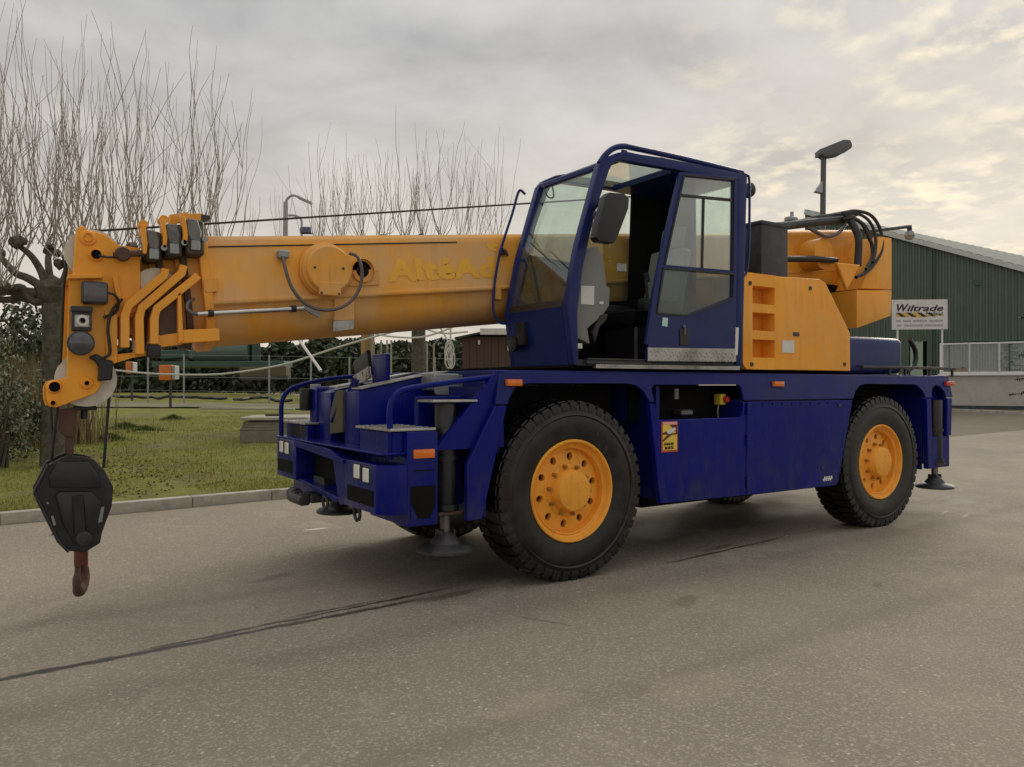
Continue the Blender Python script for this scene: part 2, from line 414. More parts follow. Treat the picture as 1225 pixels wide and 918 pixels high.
def tarmac():
    m, t = material('worn_tarmac'); P = wcoord(t)
    big = t.noise(P, .32, 5, .6, .4); mid = t.noise(P, 1.6, 5, .62); agg = t.noise(P, 75, 4, .75)
    vo = t.n('ShaderNodeTexVoronoi', i={'Vector': P, 'Scale': 85.0, 'Randomness': 1.0})
    stone = t.n('ShaderNodeSeparateColor', i={0: vo.outputs['Color']}).outputs[0]
    cc = t.mix(t.mapr(big, .38, .62), (.20, .17, .13), (.345, .295, .228))
    cc = t.mix(t.mapr(mid, .35, .7, 0, .5), cc, (.245, .21, .162))
    cc = t.mix(t.mapr(agg, .25, .75, 0, 1), t.mix(.6, cc, (.11, .095, .075)), t.mix(.5, cc, (.46, .40, .32)))
    cc = t.mix(t.math('MULTIPLY', t.math('GREATER_THAN', stone, .82), .5), cc, (.45, .40, .32))
    vo2 = t.n('ShaderNodeTexVoronoi', i={'Vector': P, 'Scale': 26.0, 'Randomness': 1.0})
    s2 = t.n('ShaderNodeSeparateColor', i={0: vo2.outputs['Color']}).outputs[1]
    spk = t.math('MULTIPLY', t.math('GREATER_THAN', s2, .90), t.mapr(vo2.outputs['Distance'], .26, .12))
    cc = t.mix(t.math('MULTIPLY', spk, .9), cc, (.56, .50, .40))
    dusty = t.math('MULTIPLY', t.mapr(t.noise(P, .9, 6, .68, 1.2), .56, .7), .45)
    cc = t.mix(dusty, cc, (.42, .36, .27))
    # grit swept against the kerb, faint wheel tracks, oil spots
    kd = t.vmath('DOT_PRODUCT', t.vmath('SUBTRACT', P, tuple(KA)), tuple(KN), out=1)
    grit = t.math('MULTIPLY', t.mapr(kd, -.55, -.02), t.mapr(t.noise(P, 2.6, 6, .7), .38, .62))
    cc = t.mix(t.math('MULTIPLY', grit, .6), cc, (.34, .29, .21))
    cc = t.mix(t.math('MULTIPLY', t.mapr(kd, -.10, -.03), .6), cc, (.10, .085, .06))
    for a, b, wd in (((-50, 760), (700, 655), .22), ((-200, 900), (1250, 600), .26), ((300, 960), (1300, 660), .20)):
        cc = t.mix(t.math('MULTIPLY', seg_mask(t, P, PZ(*a, 0), PZ(*b, 0), wd, .08, .9), .22), cc, (.13, .112, .088))
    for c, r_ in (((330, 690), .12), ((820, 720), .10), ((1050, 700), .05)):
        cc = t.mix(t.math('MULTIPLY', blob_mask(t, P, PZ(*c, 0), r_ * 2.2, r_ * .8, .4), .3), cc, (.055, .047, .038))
    # worn marks: water trails, an oil stain, paint spills; plus shade painted under the crane
    wet_and_shade = None
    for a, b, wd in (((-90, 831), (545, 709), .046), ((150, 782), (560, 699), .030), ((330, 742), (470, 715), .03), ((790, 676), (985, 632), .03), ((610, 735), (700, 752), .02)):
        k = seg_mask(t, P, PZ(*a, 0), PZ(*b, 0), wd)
        wet_and_shade = k if wet_and_shade is None else t.math('MAXIMUM', wet_and_shade, k)
    for c, rx, ry in (((540, 712), .35, .07), ((860, 655), .35, .06), ((1150, 600), .5, .25), ((760, 640), 1.1, .5), ((900, 618), 1.5, .45), ((610, 680), .9, .35)):  # broad blobs under the crane darken the colour for its contact shadow
        wet_and_shade = t.math('MAXIMUM', wet_and_shade, t.math('MULTIPLY', blob_mask(t, P, PZ(*c, 0), rx, ry, .15), .55))
    cc = t.mix(t.math('MULTIPLY', wet_and_shade, .9), cc, (.045, .039, .033))
    wh = blob_mask(t, P, PZ(378, 633, 0), .16, .045, .0)
    for c in ((1155, 617), (1130, 613), (410, 655)):
        wh = t.math('MAXIMUM', wh, t.math('MULTIPLY', blob_mask(t, P, PZ(*c, 0), .2, .025, .3), .3))
    cc = t.mix(wh, cc, (.60, .58, .54))
    for c, r_ in (((830, 820), .22), ((640, 842), .16), ((1180, 700), .5)):
        cc = t.mix(t.math('MULTIPLY', blob_mask(t, P, PZ(*c, 0), r_ * 1.6, r_), .16), cc, (.48, .40, .29))
    rough = t.math('SUBTRACT', t.mapr(mid, .3, .7, .78, .95), t.math('MULTIPLY', wet_and_shade, .42))
    h = t.math('ADD', t.math('MULTIPLY', agg, .6), t.math('MULTIPLY', vo.outputs['Distance'], .8))
    out(t, principled(t, Base_Color=cc, Roughness=rough, Specular_IOR_Level=.12, Normal=bump(t, h, .4, .005))); return m
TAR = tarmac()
def lawnmat():
    m, t = material('mossy_lawn'); P = wcoord(t)
    a = t.noise(P, .55, 6, .65, .5); b = t.noise(P, 3.2, 6, .7); c = t.noise(P, 34, 4, .7)
    cc = t.mix(t.mapr(b, .35, .65), (.17, .19, .034), (.31, .29, .07))
    cc = t.mix(t.mapr(a, .5, .62, 0, .8), cc, (.22, .17, .09))
    cc = t.mix(t.mapr(c, .35, .7, 0, .5), cc, (.06, .068, .02))
    out(t, principled(t, Base_Color=cc, Roughness=.95, Specular_IOR_Level=.2, Normal=bump(t, t.math('ADD', b, c), .7, .05))); return m
LAWN = lawnmat()
def leafmat(name, c1, c2, rough=.55):
    m, t = material(name); P = wcoord(t)
    ri = t.n('ShaderNodeNewGeometry').outputs['Random Per Island']
    k = t.math('ADD', t.math('MULTIPLY', ri, .6), t.math('MULTIPLY', t.noise(P, 1.6, 4), .4))
    out(t, principled(t, Base_Color=t.mix(k, c1, c2), Roughness=rough, Specular_IOR_Level=.3)); return m
GRASS = leafmat('grass_blades', (.13, .17, .024), (.36, .34, .08), .8)
MOUND = leafmat('green_tuft', (.055, .085, .018), (.12, .15, .04), .8)
EVER = leafmat('evergreen_leaves', (.028, .042, .020), (.085, .105, .052))
PALEF = leafmat('pale_variegated_leaves', (.05, .07, .03), (.34, .35, .24))
REED = leafmat('dry_reed', (.16, .115, .055), (.33, .25, .135), .8)
FIR = leafmat('fir_needles', (.018, .030, .022), (.05, .065, .05))
DEAD = leafmat('dead_leaves', (.10, .055, .03), (.22, .14, .08), .8)
def bark(name, c1, c2):
    m, t = material(name); P = wcoord(t)
    a = t.noise(P, 9, 6, .7, .4); b = t.noise(t.vmath('MULTIPLY', P, (1, 1, .3)), 30, 4, .7)
    out(t, principled(t, Base_Color=t.mix(t.mapr(a, .35, .65), c1, c2), Roughness=.9, Specular_IOR_Level=.2, Normal=bump(t, t.math('ADD', a, b), .8, .02))); return m
BARK = bark('pollard_bark', (.055, .052, .038), (.14, .13, .095))
TWIG = bark('pollard_shoot', (.28, .24, .20), (.44, .385, .33))

# ================================================================== THE SETTING
b = new()
for v in ((-600, -300, 0), (900, -300, 0), (900, 1500, 0), (-600, 1500, 0)): b.verts.new(v)
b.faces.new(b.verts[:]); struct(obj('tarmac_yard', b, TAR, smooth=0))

def lawn_z(p):
    d = (Vector((p[0], p[1], 0)) - KA).dot(KN)
    bump_ = (mnoise.noise(Vector((p[0] * .5, p[1] * .5, 0))) * .035 + mnoise.noise(Vector((p[0] * 1.7, p[1] * 1.7, 3))) * .02) * min(1, max(0, d - .25) / 1.0)
    return .105 + min(.024 * max(d - .3, 0), .85) + bump_
def G(px, depth):
    "a point of the lawn in the column px at a given depth"
    p = CAM + (FW + RT * ((px - CX) / F)) * depth; return Vector((p.x, p.y, lawn_z(p)))
b = new(); us = list(np.linspace(-14, 17.6, 90)); ds = [.14 + (i / 84) ** 1.9 * 75 for i in range(85)]
us = [-60, -40, -25] + us
grid = []
for d in ds:
    row = []
    for u in us:
        p = KA + KD * u + KN * d; row.append(b.verts.new((p.x, p.y, lawn_z(p) if d > .15 else .10)))
    grid.append(row)
for i in range(len(ds) - 1):
    for j in range(len(us) - 1): b.faces.new((grid[i][j], grid[i][j + 1], grid[i + 1][j + 1], grid[i + 1][j]))
low_ = [b.verts.new((v.co.x, v.co.y, -.2)) for v in [r[-1] for r in grid]]
for i in range(len(ds) - 1): b.faces.new((grid[i][-1], low_[i], low_[i + 1], grid[i + 1][-1]))
struct(obj('lawn', b, LAWN, smooth=180))

# kerb, one stone after another
kerb = bpy.data.objects.new('kerb', None); col.objects.link(kerb); kerb.location = KA; struct(kerb)
ang = math.atan2(KD.y, KD.x)
for i in range(-14, 18):
    b = new(); box(b, (.004, 0, -.15), (.996, .15, .125 + random.uniform(-.004, .004)), .014, 2, Matrix.Translation(KA + KD * i + KN * random.uniform(-.004, .004)) @ Matrix.Rotation(ang, 4, 'Z'))
    obj('kerb_stone', b, CONC, kerb)

# grass blades, tufts, dead leaves
def blades(name, N, mat, place, hmin, hmax, wid, lean=.5, smooth=0):
    rng = np.random.default_rng(len(name) + N); P = np.array(place)
    V = np.zeros((N, 3, 3)); a = rng.uniform(0, 2 * np.pi, N); h = rng.uniform(hmin, hmax, N); l = rng.uniform(0, lean, N) * h; la = rng.uniform(0, 2 * np.pi, N)
    dx = np.cos(a) * wid / 2; dy = np.sin(a) * wid / 2
    V[:, 0] = P + np.stack([-dx, -dy, np.zeros(N) - .005], 1); V[:, 1] = P + np.stack([dx, dy, np.zeros(N) - .005], 1)
    V[:, 2] = P + np.stack([np.cos(la) * l, np.sin(la) * l, h], 1)
    me = bpy.data.meshes.new(name); me.from_pydata(V.reshape(-1, 3).tolist(), [], np.arange(N * 3).reshape(-1, 3).tolist())
    return obj(name, me, mat, kind='stuff', smooth=smooth)
pl_ = []
rr = random.Random(3)
while len(pl_) < 70000:
    d = .145 + rr.random() ** 1.7 * 16; u = rr.uniform(-4, 11)
    p = KA + KD * u + KN * d
    if mnoise.noise(Vector((p.x * .8, p.y * .8, 9))) < -.18 + rr.uniform(-.2, .2): continue
    pl_.append((p.x, p.y, lawn_z(p)))
blades('grass', len(pl_), GRASS, pl_, .02, .075, .010, 1.1)
for k, (px, py, n, r0) in enumerate(((150, 517, 900, .30), (207, 509, 700, .26), (130, 528, 700, .3), (175, 521, 500, .4), (60, 540, 500, .4))):
    D = 1.5 * F / (py - CY) * .80; c0 = G(px, D); q = []
    for i in range(n):
        a = rr.uniform(0, 6.283); r_ = abs(rr.gauss(0, r0 * .5)); q.append((c0.x + math.cos(a) * r_ * 1.6, c0.y + math.sin(a) * r_, lawn_z((c0.x, c0.y)) + max(0, .09 * (1 - r_ / r0))))
    tag(blades('grass_tuft', n, MOUND, q, .03, .13, .016, .8), '', ''); o = bpy.context.scene.objects[-1]
for o in [o for o in col.objects if o.name.startswith('grass_tuft')]:
    for k in ('label', 'category'):
        if k in o: del o[k]
q = [];
for i in range(500):
    p = G(rr.gauss(160, 45), rr.gauss(11.5, 1.6))
    if (Vector((p.x, p.y, 0)) - KA).dot(KN) > .4: q.append((p.x, p.y, p.z + .01))
blades('fallen_leaves', len(q), DEAD, q, .01, .03, .05, 2.5)

# ================================================================== THE CRANE
W = 2.36
crane = thing('mobile_crane', 'blue and yellow two-axle mobile crane with its boom reaching forward over the yard', 'crane', (2.0, 1.18, 0))
def cpart(name, bm, mat, label=None, smooth=35): return obj(name, bm, mat, crane, label, smooth=smooth)

# ---- chassis
b = new()
box(b, (-.55, .62, .62), (5.45, 1.74, 1.34), .02)
box(b, (-.62, .42, .80), (.72, 1.94, 1.50)); box(b, (3.45, .42, .80), (4.95, 1.94, 1.50))
cyl(b, (0, .3, .686), (0, 2.06, .686), .13); cyl(b, (4.14, .3, .686), (4.14, 2.06, .686), .13)
box(b, (1.0, .35, .42), (3.25, 2.0, .64), .03); box(b, (-.28, .75, .48), (.28, 1.6, .9), .08, 2); box(b, (3.86, .75, .48), (4.42, 1.6, .9), .08, 2); cyl(b, (.2, 1.18, .6), (3.9, 1.18, .6), .06)  # unseen tank, axle housings and propshaft, added to darken the ground below
chassis = cpart('chassis', b, DARK)
b = new(); box(b, (.96, .055, .53), (3.36, W - .055, 1.20), .01); box(b, (1.93, .055, 1.2), (3.46, W - .055, 1.37)); box(b, (.80, .30, 1.2), (1.93, W - .055, 1.5))
for xa, xb in ((.915, .955), (3.365, 3.40), (-.80, -.76), (5.0, 5.02)): box(b, (xa, .07, .55), (xb, W - .07, 1.49))
cpart('equipment_body', b, BLUD)
Zc, Zt, SL = 1.362, 1.60, .22
def shear(c): return (c.x, c.y + (c.z - Zc) * SL, c.z)
for near in (True, False):
    def yy(a, b_): return (a, b_) if near else (W - b_, W - a)
    f = shear if near else (lambda c: (c.x, c.y - (c.z - Zc) * SL, c.z))
    band = [(-.655, Zt), (5.545, Zt), (5.545, Zc), (5.40, Zc), (5.39, 1.42), (5.33, 1.48), (5.25, 1.50), (5.17, 1.48), (5.11, 1.42), (5.10, Zc), (4.97, Zc), (4.93, 1.44), (4.85, 1.495), (4.77, 1.508),
            (3.86, 1.512), (3.75, 1.49), (3.66, 1.43), (3.60, Zc), (1.935, Zc), (1.93, 1.478), (1.90, 1.503), (.86, 1.503), (.822, 1.47), (.835, Zc), (.775, Zc),
            (.735, 1.44), (.66, 1.497), (.56, 1.512), (-.42, 1.512), (-.53, 1.49), (-.60, 1.40), (-.615, Zc), (-.72, Zc)]
    b = new(); prism(b, band, *yy(0, .035), bev=.004, fn=f); top = cpart('upper_side_band', b, BLUD)
    b = new(); prism(b, [(-.725, Zc - .012), (-.622, Zc - .012), (-.835, .548), (-.955, .548), (-.955, .945)], *yy(0, .05), bev=.006); cpart('front_arch_panel', b, BLU)
    b = new(); prism(b, [(.778, Zc - .012), (.838, Zc - .012), (.868, 1.222), (.885, 1.21), (1.895, 1.21), (1.92, 1.235), (1.928, Zc - .012), (1.962, Zc - .012), (1.962, .503), (.898, .514)], *yy(0, .05), bev=.006)
    cpart('middle_side_panel', b, BLU)
    b = new(); prism(b, [(1.974, Zc - .012), (3.592, Zc - .012), (3.35, .53), (3.307, .497), (1.974, .503)], *yy(0, .05), bev=.006)
    door = cpart('locker_door', b, BLU)
    if near:
        for hz_ in (.62, 1.0, 1.28):
            b = new(); cyl(b, (1.968, -.012, hz_ - .05), (1.968, -.012, hz_ + .05), .011, n=10); box(b, (1.972, -.010, hz_ - .045), (2.03, .002, hz_ + .045), .003); obj('hinge', b, BLU, door)
        b = new()
        for k in range(9): cyl(b, (2.2 + k * .14, -.006, 1.325), (2.2 + k * .14, .002, 1.325), .011, n=8)
        obj('panel_bolt', b, BLUD, door)
        b = new()
        for px, py in ((1004, 485), (984, 560)): p = PY(px, py, -.004); cyl(b, (p.x, -.008, p.z), (p.x, .01, p.z), .018, n=14)
        obj('latch', b, DGR, door)
        b = new(); p = PY(985, 576, -.003)
        for k in range(4): prism(b, [(p.x + k * .035, p.z), (p.x + .02 + k * .035, p.z), (p.x + .04 + k * .035, p.z + .045), (p.x + .018 + k * .035, p.z + .045)], -.003, .004)
        prism(b, [(p.x - .01, p.z + .012), (p.x + .15, p.z + .02), (p.x + .15, p.z + .03), (p.x - .01, p.z + .022)], -.004, .003)
        obj('maker_mark', b, WHITE, door)
    b = new(); prism(b, [(4.985, Zc - .012), (5.08, Zc - .012), (5.13, .56), (5.02, .56)], *yy(.0, .06), bev=.006)
    box(b, (5.13, yy(.12, .16)[0], .60), (5.5, yy(.12, .16)[1], 1.48))
    prism(b, [(5.14, .56), (5.51, .56), (5.51, .92), (5.14, .92)], *yy(.02, .12), bev=.008)
    prism(b, [(5.42, .92), (5.51, .92), (5.53, Zc - .01), (5.42, Zc - .01)], *yy(.0, .12), bev=.006)
    cpart('rear_corner_panel', b, BLU)
b = new(); box(b, (-.30, .06, 1.575), (5.54, W - .06, 1.612), .008, 2); box(b, (5.46, .06, .62), (5.53, W - .06, 1.57), .01); cpart('deck', b, BLUD)
b = new()
for px in (1064, 1083, 1112, 1139):
    p = PY(px, 440, .10); cyl(b, (p.x, .10, 1.60), (p.x, .10, 1.69), .016, n=10)
p0 = PY(1030, 440, .10); p1 = PY(1142, 441, .10); bar(b, (p0.x, .10, 1.695), (p1.x, .10, 1.695), .05, .03, bev=.004)
cpart('rear_deck_rail', b, DGR)
# side opening with its switch
b = new(); box(b, (.80, .28, 1.2), (1.93, .30, 1.5)); o_ = cpart('side_opening', b, DARK)
p = PY(866, 478, .16); b = new(); box(b, (p.x - .045, .16, p.z - .05), (p.x + .03, .24, p.z + .05), .012, 2); sw = obj('switch_box', b, STKY, o_)
b = new(); cyl(b, (p.x + .012, .12, p.z), (p.x + .012, .17, p.z), .028, n=20, bev=.008); obj('red_button', b, REDL, o_)
b = new(); tube(b, [(p.x - .03, .2, p.z - .05), (p.x - .04, .2, p.z - .12), (p.x - .02, .2, p.z - .2)], .01, 6, smooth=4); p = PY(807, 472, .15); box(b, (p.x, .14, p.z - .05), (p.x + .05, .18, p.z + .06), .01)
p = PY(820, 493, .15); box(b, (p.x - .06, .13, p.z - .03), (p.x + .08, .25, p.z + .02), .01)
obj('control_lever', b, STEEL, o_)
# lamps and sticker on the side
for px0, px1, py0, py1, mt, nm in ((605, 623, 454, 462, ORL, 'marker_lamp'), (924, 936, 456.5, 462.5, ORL, 'marker_lamp'), (1130, 1140, 456.5, 462, REDL, 'rear_marker_lamp')):
    a, c = PY(px0, py1, .03), PY(px1, py0, .03); b = new(); box(b, (a.x, .005, a.z), (c.x, .06, c.z), .006, 2); cpart(nm, b, mt)
a, c = PY(791, 541.5, 0), PY(810.5, 504, 0); sw_, sh_ = c.x - a.x, c.z - a.z
b = new(); box(b, (a.x, -.004, a.z), (c.x, .003, c.z)); st = cpart('warning_sticker', b, STKR)
def sp(u, v): return (a.x + u * sw_, a.z + v * sh_)
def deco(polys, mt, nm, y):
    b = new()
    for pg in polys: prism(b, [sp(*q) for q in pg], y, y + .003)
    obj(nm, b, mt, st)
deco([[(.07, .06), (.93, .06), (.93, .93), (.07, .93)]], STKY, 'yellow_field', -.0065)
deco([[(.07, .90), (.93, .90), (.93, .98), (.07, .98)]], STKP, 'pink_strip', -.0075)
deco([[(.45, .89), (.93, .89), (.93, .62), (.75, .72), (.62, .80)], [(.07, .64), (.40, .70), (.70, .60), (.93, .64), (.93, .57), (.60, .56), (.07, .34), (.07, .42), (.38, .57), (.07, .57)]], STKD, 'dark_field', -.0085)
deco([[(.32, .62), (.5, .58), (.62, .64), (.86, .72), (.80, .80), (.62, .78), (.40, .72), (.30, .68)]], WHITE, 'lorry_picture', -.0095)
for s, u, v in (('ANGLES', .12, .225), ('MORTS', .17, .095)):
    obj('sticker_lettering', text_mesh(s, .031, frame_M((sp(u, v)[0], -.0085, sp(u, v)[1]), (1, 0, 0), (0, 0, 1)),   .0008, .0012), INK, st, split=False)

# ---- wheels
RW, RZ = .703, .686
def wheel(x, near):
    "tyre and rim; the outer face lies at y = 0 and looks at -y (mirrored for the far side)"
    s = 1 if near else -1; y0 = 0 if near else W
    def Y(v): return y0 + s * v
    prof = [(.385, .045), (.41, .022), (.47, .008), (.55, .0), (.575, .006), (.585, -.004), (.60, .004), (.63, .012), (.662, .016), (.682, .045), (.686, .10), (.686, .30), (.682, .355), (.662, .384), (.63, .388), (.55, .40), (.47, .392), (.41, .378), (.385, .355)]
    t = new(); lathe(t, [(r, h * s) for r, h in prof], (x, y0, RZ), (0, 1, 0), 72, close=True)
    nl = 46
    for i in range(nl):
        for side in (0, 1):
            a = 2 * math.pi * (i + .5 * side) / nl
            M = Matrix.Translation((x, y0, RZ)) @ Matrix.Rotation(a, 4, 'Y')
            y_a, y_b = (.018, .19) if side == 0 else (.21, .382)
            bb = new(); wd = .042
            vs = [(-wd, y_a, .655), (wd * .8, y_a, .655), (wd * 1.0, y_b, .655), (-wd * .7, y_b, .655)]
            lo = [bb.verts.new((vx, vy * s, vz)) for vx, vy, vz in vs]
            hi = []
            for (vx, vy, vz) in vs:
                sh = .03 if (side == 0 and vy == y_a) or (side == 1 and vy == y_b) else 0
                hi.append(bb.verts.new((vx * .84, (vy + (sh if side == 0 else -sh)) * s, .705 - (.010 if sh else 0))))
            bb.faces.new(lo); bb.faces.new(hi[::-1])
            for k in range(4): bb.faces.new((lo[k], hi[k], hi[(k + 1) % 4], lo[(k + 1) % 4]))
            if side == 0 or side == 1:   # shoulder block running down the side wall
                ye = .012 if side == 0 else .388; yi = .05 if side == 0 else .35; yo = .006 if side == 0 else .394
                q = [bb.verts.new((-wd * .9, ye * s, .60)), bb.verts.new((wd * .7, ye * s, .60)), bb.verts.new((wd * .75, yi * s, .69)), bb.verts.new((-wd * .85, yi * s, .69)), ]
                q2 = [bb.verts.new((-wd * .8, yo * s, .622)), bb.verts.new((wd * .6, yo * s, .622)), bb.verts.new((wd * .7, (.016 if side == 0 else .384) * s, .685)), bb.verts.new((-wd * .8, (.016 if side == 0 else .384) * s, .685))]
                bb.faces.new(q); bb.faces.new(q2[::-1])
                for k in range(4): bb.faces.new((q[k], q2[k], q2[(k + 1) % 4], q[(k + 1) % 4]))
            bmesh.ops.recalc_face_normals(bb, faces=bb.faces); bb.transform(M); merge(t, bb)
    # rim: flange, well and a disc with ten hand holes
    r = new()
    lathe(r, [(.398, .05), (.398, .026), (.390, .018), (.378, .020), (.368, .035), (.362, .06), (.345, .072), (.338, .062), (.330, .066), (.322, .12)], (x, y0, RZ), (0, s, 0), 64)
    lathe(r, [(.322, .12), (.320, .20), (.36, .30), (.40, .35), (.398, .05)], (x, y0, RZ), (0, s, 0), 64)
    nh, rc, rh = 10, .262, .027; ri, ro = .205, .322
    for i in range(nh):
        a0 = 2 * math.pi * i / nh + .2; K = 16; bb = new(); A = []; B = []; C_ = []
        for k in range(K):
            th = 2 * math.pi * k / K; cx_, cz_ = math.cos(th), math.sin(th); m_ = max(abs(cx_), abs(cz_))
            fr = lambda rad, an, yv: bb.verts.new((x + rad * math.cos(an), Y(yv), RZ + rad * math.sin(an)))
            ro_ = rc + (cz_ / m_) * ((ro - rc) if cz_ > 0 else (rc - ri)); ph = a0 + (cx_ / m_) * math.pi / nh
            A.append(fr(ro_, ph, .12 - .018 * (ro - ro_) / (ro - ri)))
            hx, hz = cx_ * rh, cz_ * rh * 1.15; rr_ = rc + hz; B.append(fr(rr_, a0 + hx / rc, .109)); C_.append(fr(rr_, a0 + hx / rc, .15))
        for k in range(K):
            j = (k + 1) % K; bb.faces.new((A[k], A[j], B[j], B[k])); bb.faces.new((B[k], B[j], C_[j], C_[k]))
        bmesh.ops.recalc_face_normals(bb, faces=bb.faces); merge(r, bb)
    bmesh.ops.remove_doubles(r, verts=r.verts, dist=.0006); bmesh.ops.recalc_face_normals(r, faces=r.faces)
    rim = cpart('front_wheel' if x < 2 else 'rear_wheel', r, YELW)
    obj('tyre', t, RUB, rim, smooth=28)
    d = new(); lathe(d, [(.0, .165), (.315, .165), (.315, .175), (0, .175)], (x, y0, RZ), (0, s, 0), 40); obj('brake_drum', d, RUST, rim)
    h = new(); lathe(h, [(.208, .103), (.20, .092), (.172, .089), (.165, .08), (.158, .012), (.148, -.002), (.13, -.006), (.05, -.008), (0, -.008)], (x, y0, RZ), (0, s, 0), 48)
    for rr2, a2, r2 in ((.07, 1.2, .012), (.03, .3, .006), (.12, .6, .008), (.12, 3.7, .008)):
        c = Vector((x + rr2 * math.cos(a2), Y(-.006), RZ + rr2 * math.sin(a2))); cyl(h, c, c + Vector((0, -.006 * s, 0)), r2, n=10)
    obj('hub', h, YELW, rim)
    for i in range(10):
        a = 2 * math.pi * i / 10 + .2 + math.pi / 10; c = Vector((x + .188 * math.cos(a), Y(.094), RZ + .188 * math.sin(a))); nb = new()
        cyl(nb, c, c + Vector((0, -.028 * s, 0)), .017, n=6); cyl(nb, c + Vector((0, -.028 * s, 0)), c + Vector((0, -.045 * s, 0)), .009, n=8); obj('wheel_nut', nb, NUT, rim)
    return rim
for wx in (0, 4.14): wheel(wx, True); wheel(wx, False)

# ---- front: bumper, steps, housing, rails
XB = -1.6
b = new()
near_blk = [(XB, .10), (-1.50, .0), (-1.42, .0), (-1.42, .66), (XB, .66)]
prism(b, near_blk, .635, .968, 'z', .008, 2)
prism(b, [(XB, 1.75), (XB, W - .10), (-1.50, W), (-1.42, W), (-1.42, 1.75)], .70, 1.035, 'z', .008, 2)
bump_o = cpart('front_bumper', b, BLU)
b = new()
prism(b, [(.66, .965), (.95, 1.02), (1.75, 1.035), (1.75, .99), (.66, .93)], XB - .015, -1.42, 'x', .004)
prism(b, [(.66, .63), (.66, .935), (.92, .935), (.80, .62)], XB + .01, -1.44, 'x', .005)
prism(b, [(.82, .66), (1.75, .72), (1.75, .69), (.9, .62)], XB + .02, -1.4, 'x', .004)
box(b, (-1.43, .3, .60), (-.9, 2.06, 1.0), .01)
prism(b, [(-1.6, .02), (-1.42, .02), (-1.42, W - .02), (-1.6, W - .06), (-1.61, 1.2)], 1.035, 1.05, 'z', .004)
obj('bumper_centre', b, BLU, bump_o)
b = new(); box(b, (-1.45, 1.0, .72), (-1.40, 1.72, 1.0)); obj('tow_recess', b, DARK, bump_o)
for cy_, cz in ((.25, .888), (.41, .899), (1.96, .957), (2.11, .962)):
    b = new(); box(b, (XB - .008, cy_ - .062, cz - .062), (XB + .02, cy_ + .062, cz + .062), .008); hb = obj('headlight', b, BLK, bump_o)
    b = new(); box(b, (XB - .016, cy_ - .048, cz - .048), (XB, cy_ + .048, cz + .048), .012, 3); obj('headlight', b, LENS, bump_o)
for y_0, y_1, z_ in ((.14, .60, .735), (1.84, 2.24, .80)):
    b = new(); box(b, (XB - .006, y_0, z_ - .055), (XB + .03, y_1, z_ + .055), .006); obj('air_slot', b, DARK, bump_o)
# tow coupling under the bumper
b = new(); box(b, (-1.62, 1.32, .56), (-1.35, 1.62, .62), .015); box(b, (-1.70, 1.36, .54), (-1.60, 1.42, .64), .02); box(b, (-1.70, 1.52, .54), (-1.60, 1.58, .64), .02)
cyl(b, (-1.68, 1.32, .585), (-1.68, 1.62, .585), .04, n=16, bev=.01); box(b, (-1.5, 1.35, .62), (-1.4, 1.6, .75))
cyl(b, (-1.64, 1.72, .60), (-1.64, 1.60, .60), .055, n=16, bev=.01)
obj('tow_coupling', b, DGR, bump_o)
b = new()
for cy_ in (.52, 1.16): tube(b, [(-1.56 + .0 * k, cy_ + .05 * math.sin(k * .63), .585 - .05 * math.cos(k * .63)) for k in range(10)], .013, 8)
obj('towing_eye', b, DGR, bump_o)
# near and far step blocks
for near in (True, False):
    y = (lambda v: v) if near else (lambda v: W - v)
    def yb(a, c): return (y(a), y(c)) if near else (y(c), y(a))
    zt = 1.185 if near else 1.16
    b = new(); ya, yc = yb(.0, .62); box(b, (-1.42, ya, .55), (-1.19, yc, zt), .008, 2); ya, yc = yb(.05, .62); box(b, (-1.50, ya, 1.02), (-1.42, yc, zt - .0), .006)
    sb = cpart('step_block', b, BLU)
    ya, yc = yb(.03, .63); b = new(); box(b, (-1.53, ya, zt + .004), (-1.185, yc, zt + .022), .004)
    for i in range(7):
        for j in range(12):
            c = Vector((-1.51 + i * .05, ya + .03 + j * .05, zt + .022)); bar(b, c, c + Vector((.022, .022 * (1 if (i + j) % 2 else -1), .0)), .008, .006)
    obj('tread_plate', b, ALU, sb)
    if near:
        a, c = PY(494, 549, 0), PY(519, 537, 0); b = new(); box(b, (a.x, -.018, a.z), (c.x, .01, c.z), .006, 2); obj('marker_lamp', b, ORL, sb)
        b = new(); box(b, (a.x + .0, -.004, .92), (c.x, .004, .928)); box(b, (-1.395, -.004, .60), (-1.21, .004, .82)); obj('side_cutout', b, DARK, sb)
        b = new(); prism(b, [(-1.395, .60), (-1.345, .60), (-1.395, .70)], -.008, -.003); prism(b, [(-1.21, .60), (-1.255, .60), (-1.21, .68)], -.008, -.003); obj('cutout_gusset', b, BLU, sb)
# floor of the front platform and back wall of the outrigger recess
b = new(); box(b, (-1.19, .36, 1.0), (-.6, 2.0, 1.05)); box(b, (-1.19, .30, .62), (-.82, .36, 1.42), .004); box(b, (-1.19, 2.0, .62), (-.82, 2.06, 1.42), .004)
prism(b, [(-1.19, 1.05), (-.62, 1.05), (-.62, 1.6), (-.68, 1.6)], .05, .10)
cpart('front_platform', b, BLU)
b = new(); box(b, (-.68, .1, 1.0), (-.62, W - .1, 1.59), .004); box(b, (-.68, .06, 1.575), (-.29, W - .06, 1.612), .008); cpart('platform_back_wall', b, BLUD)
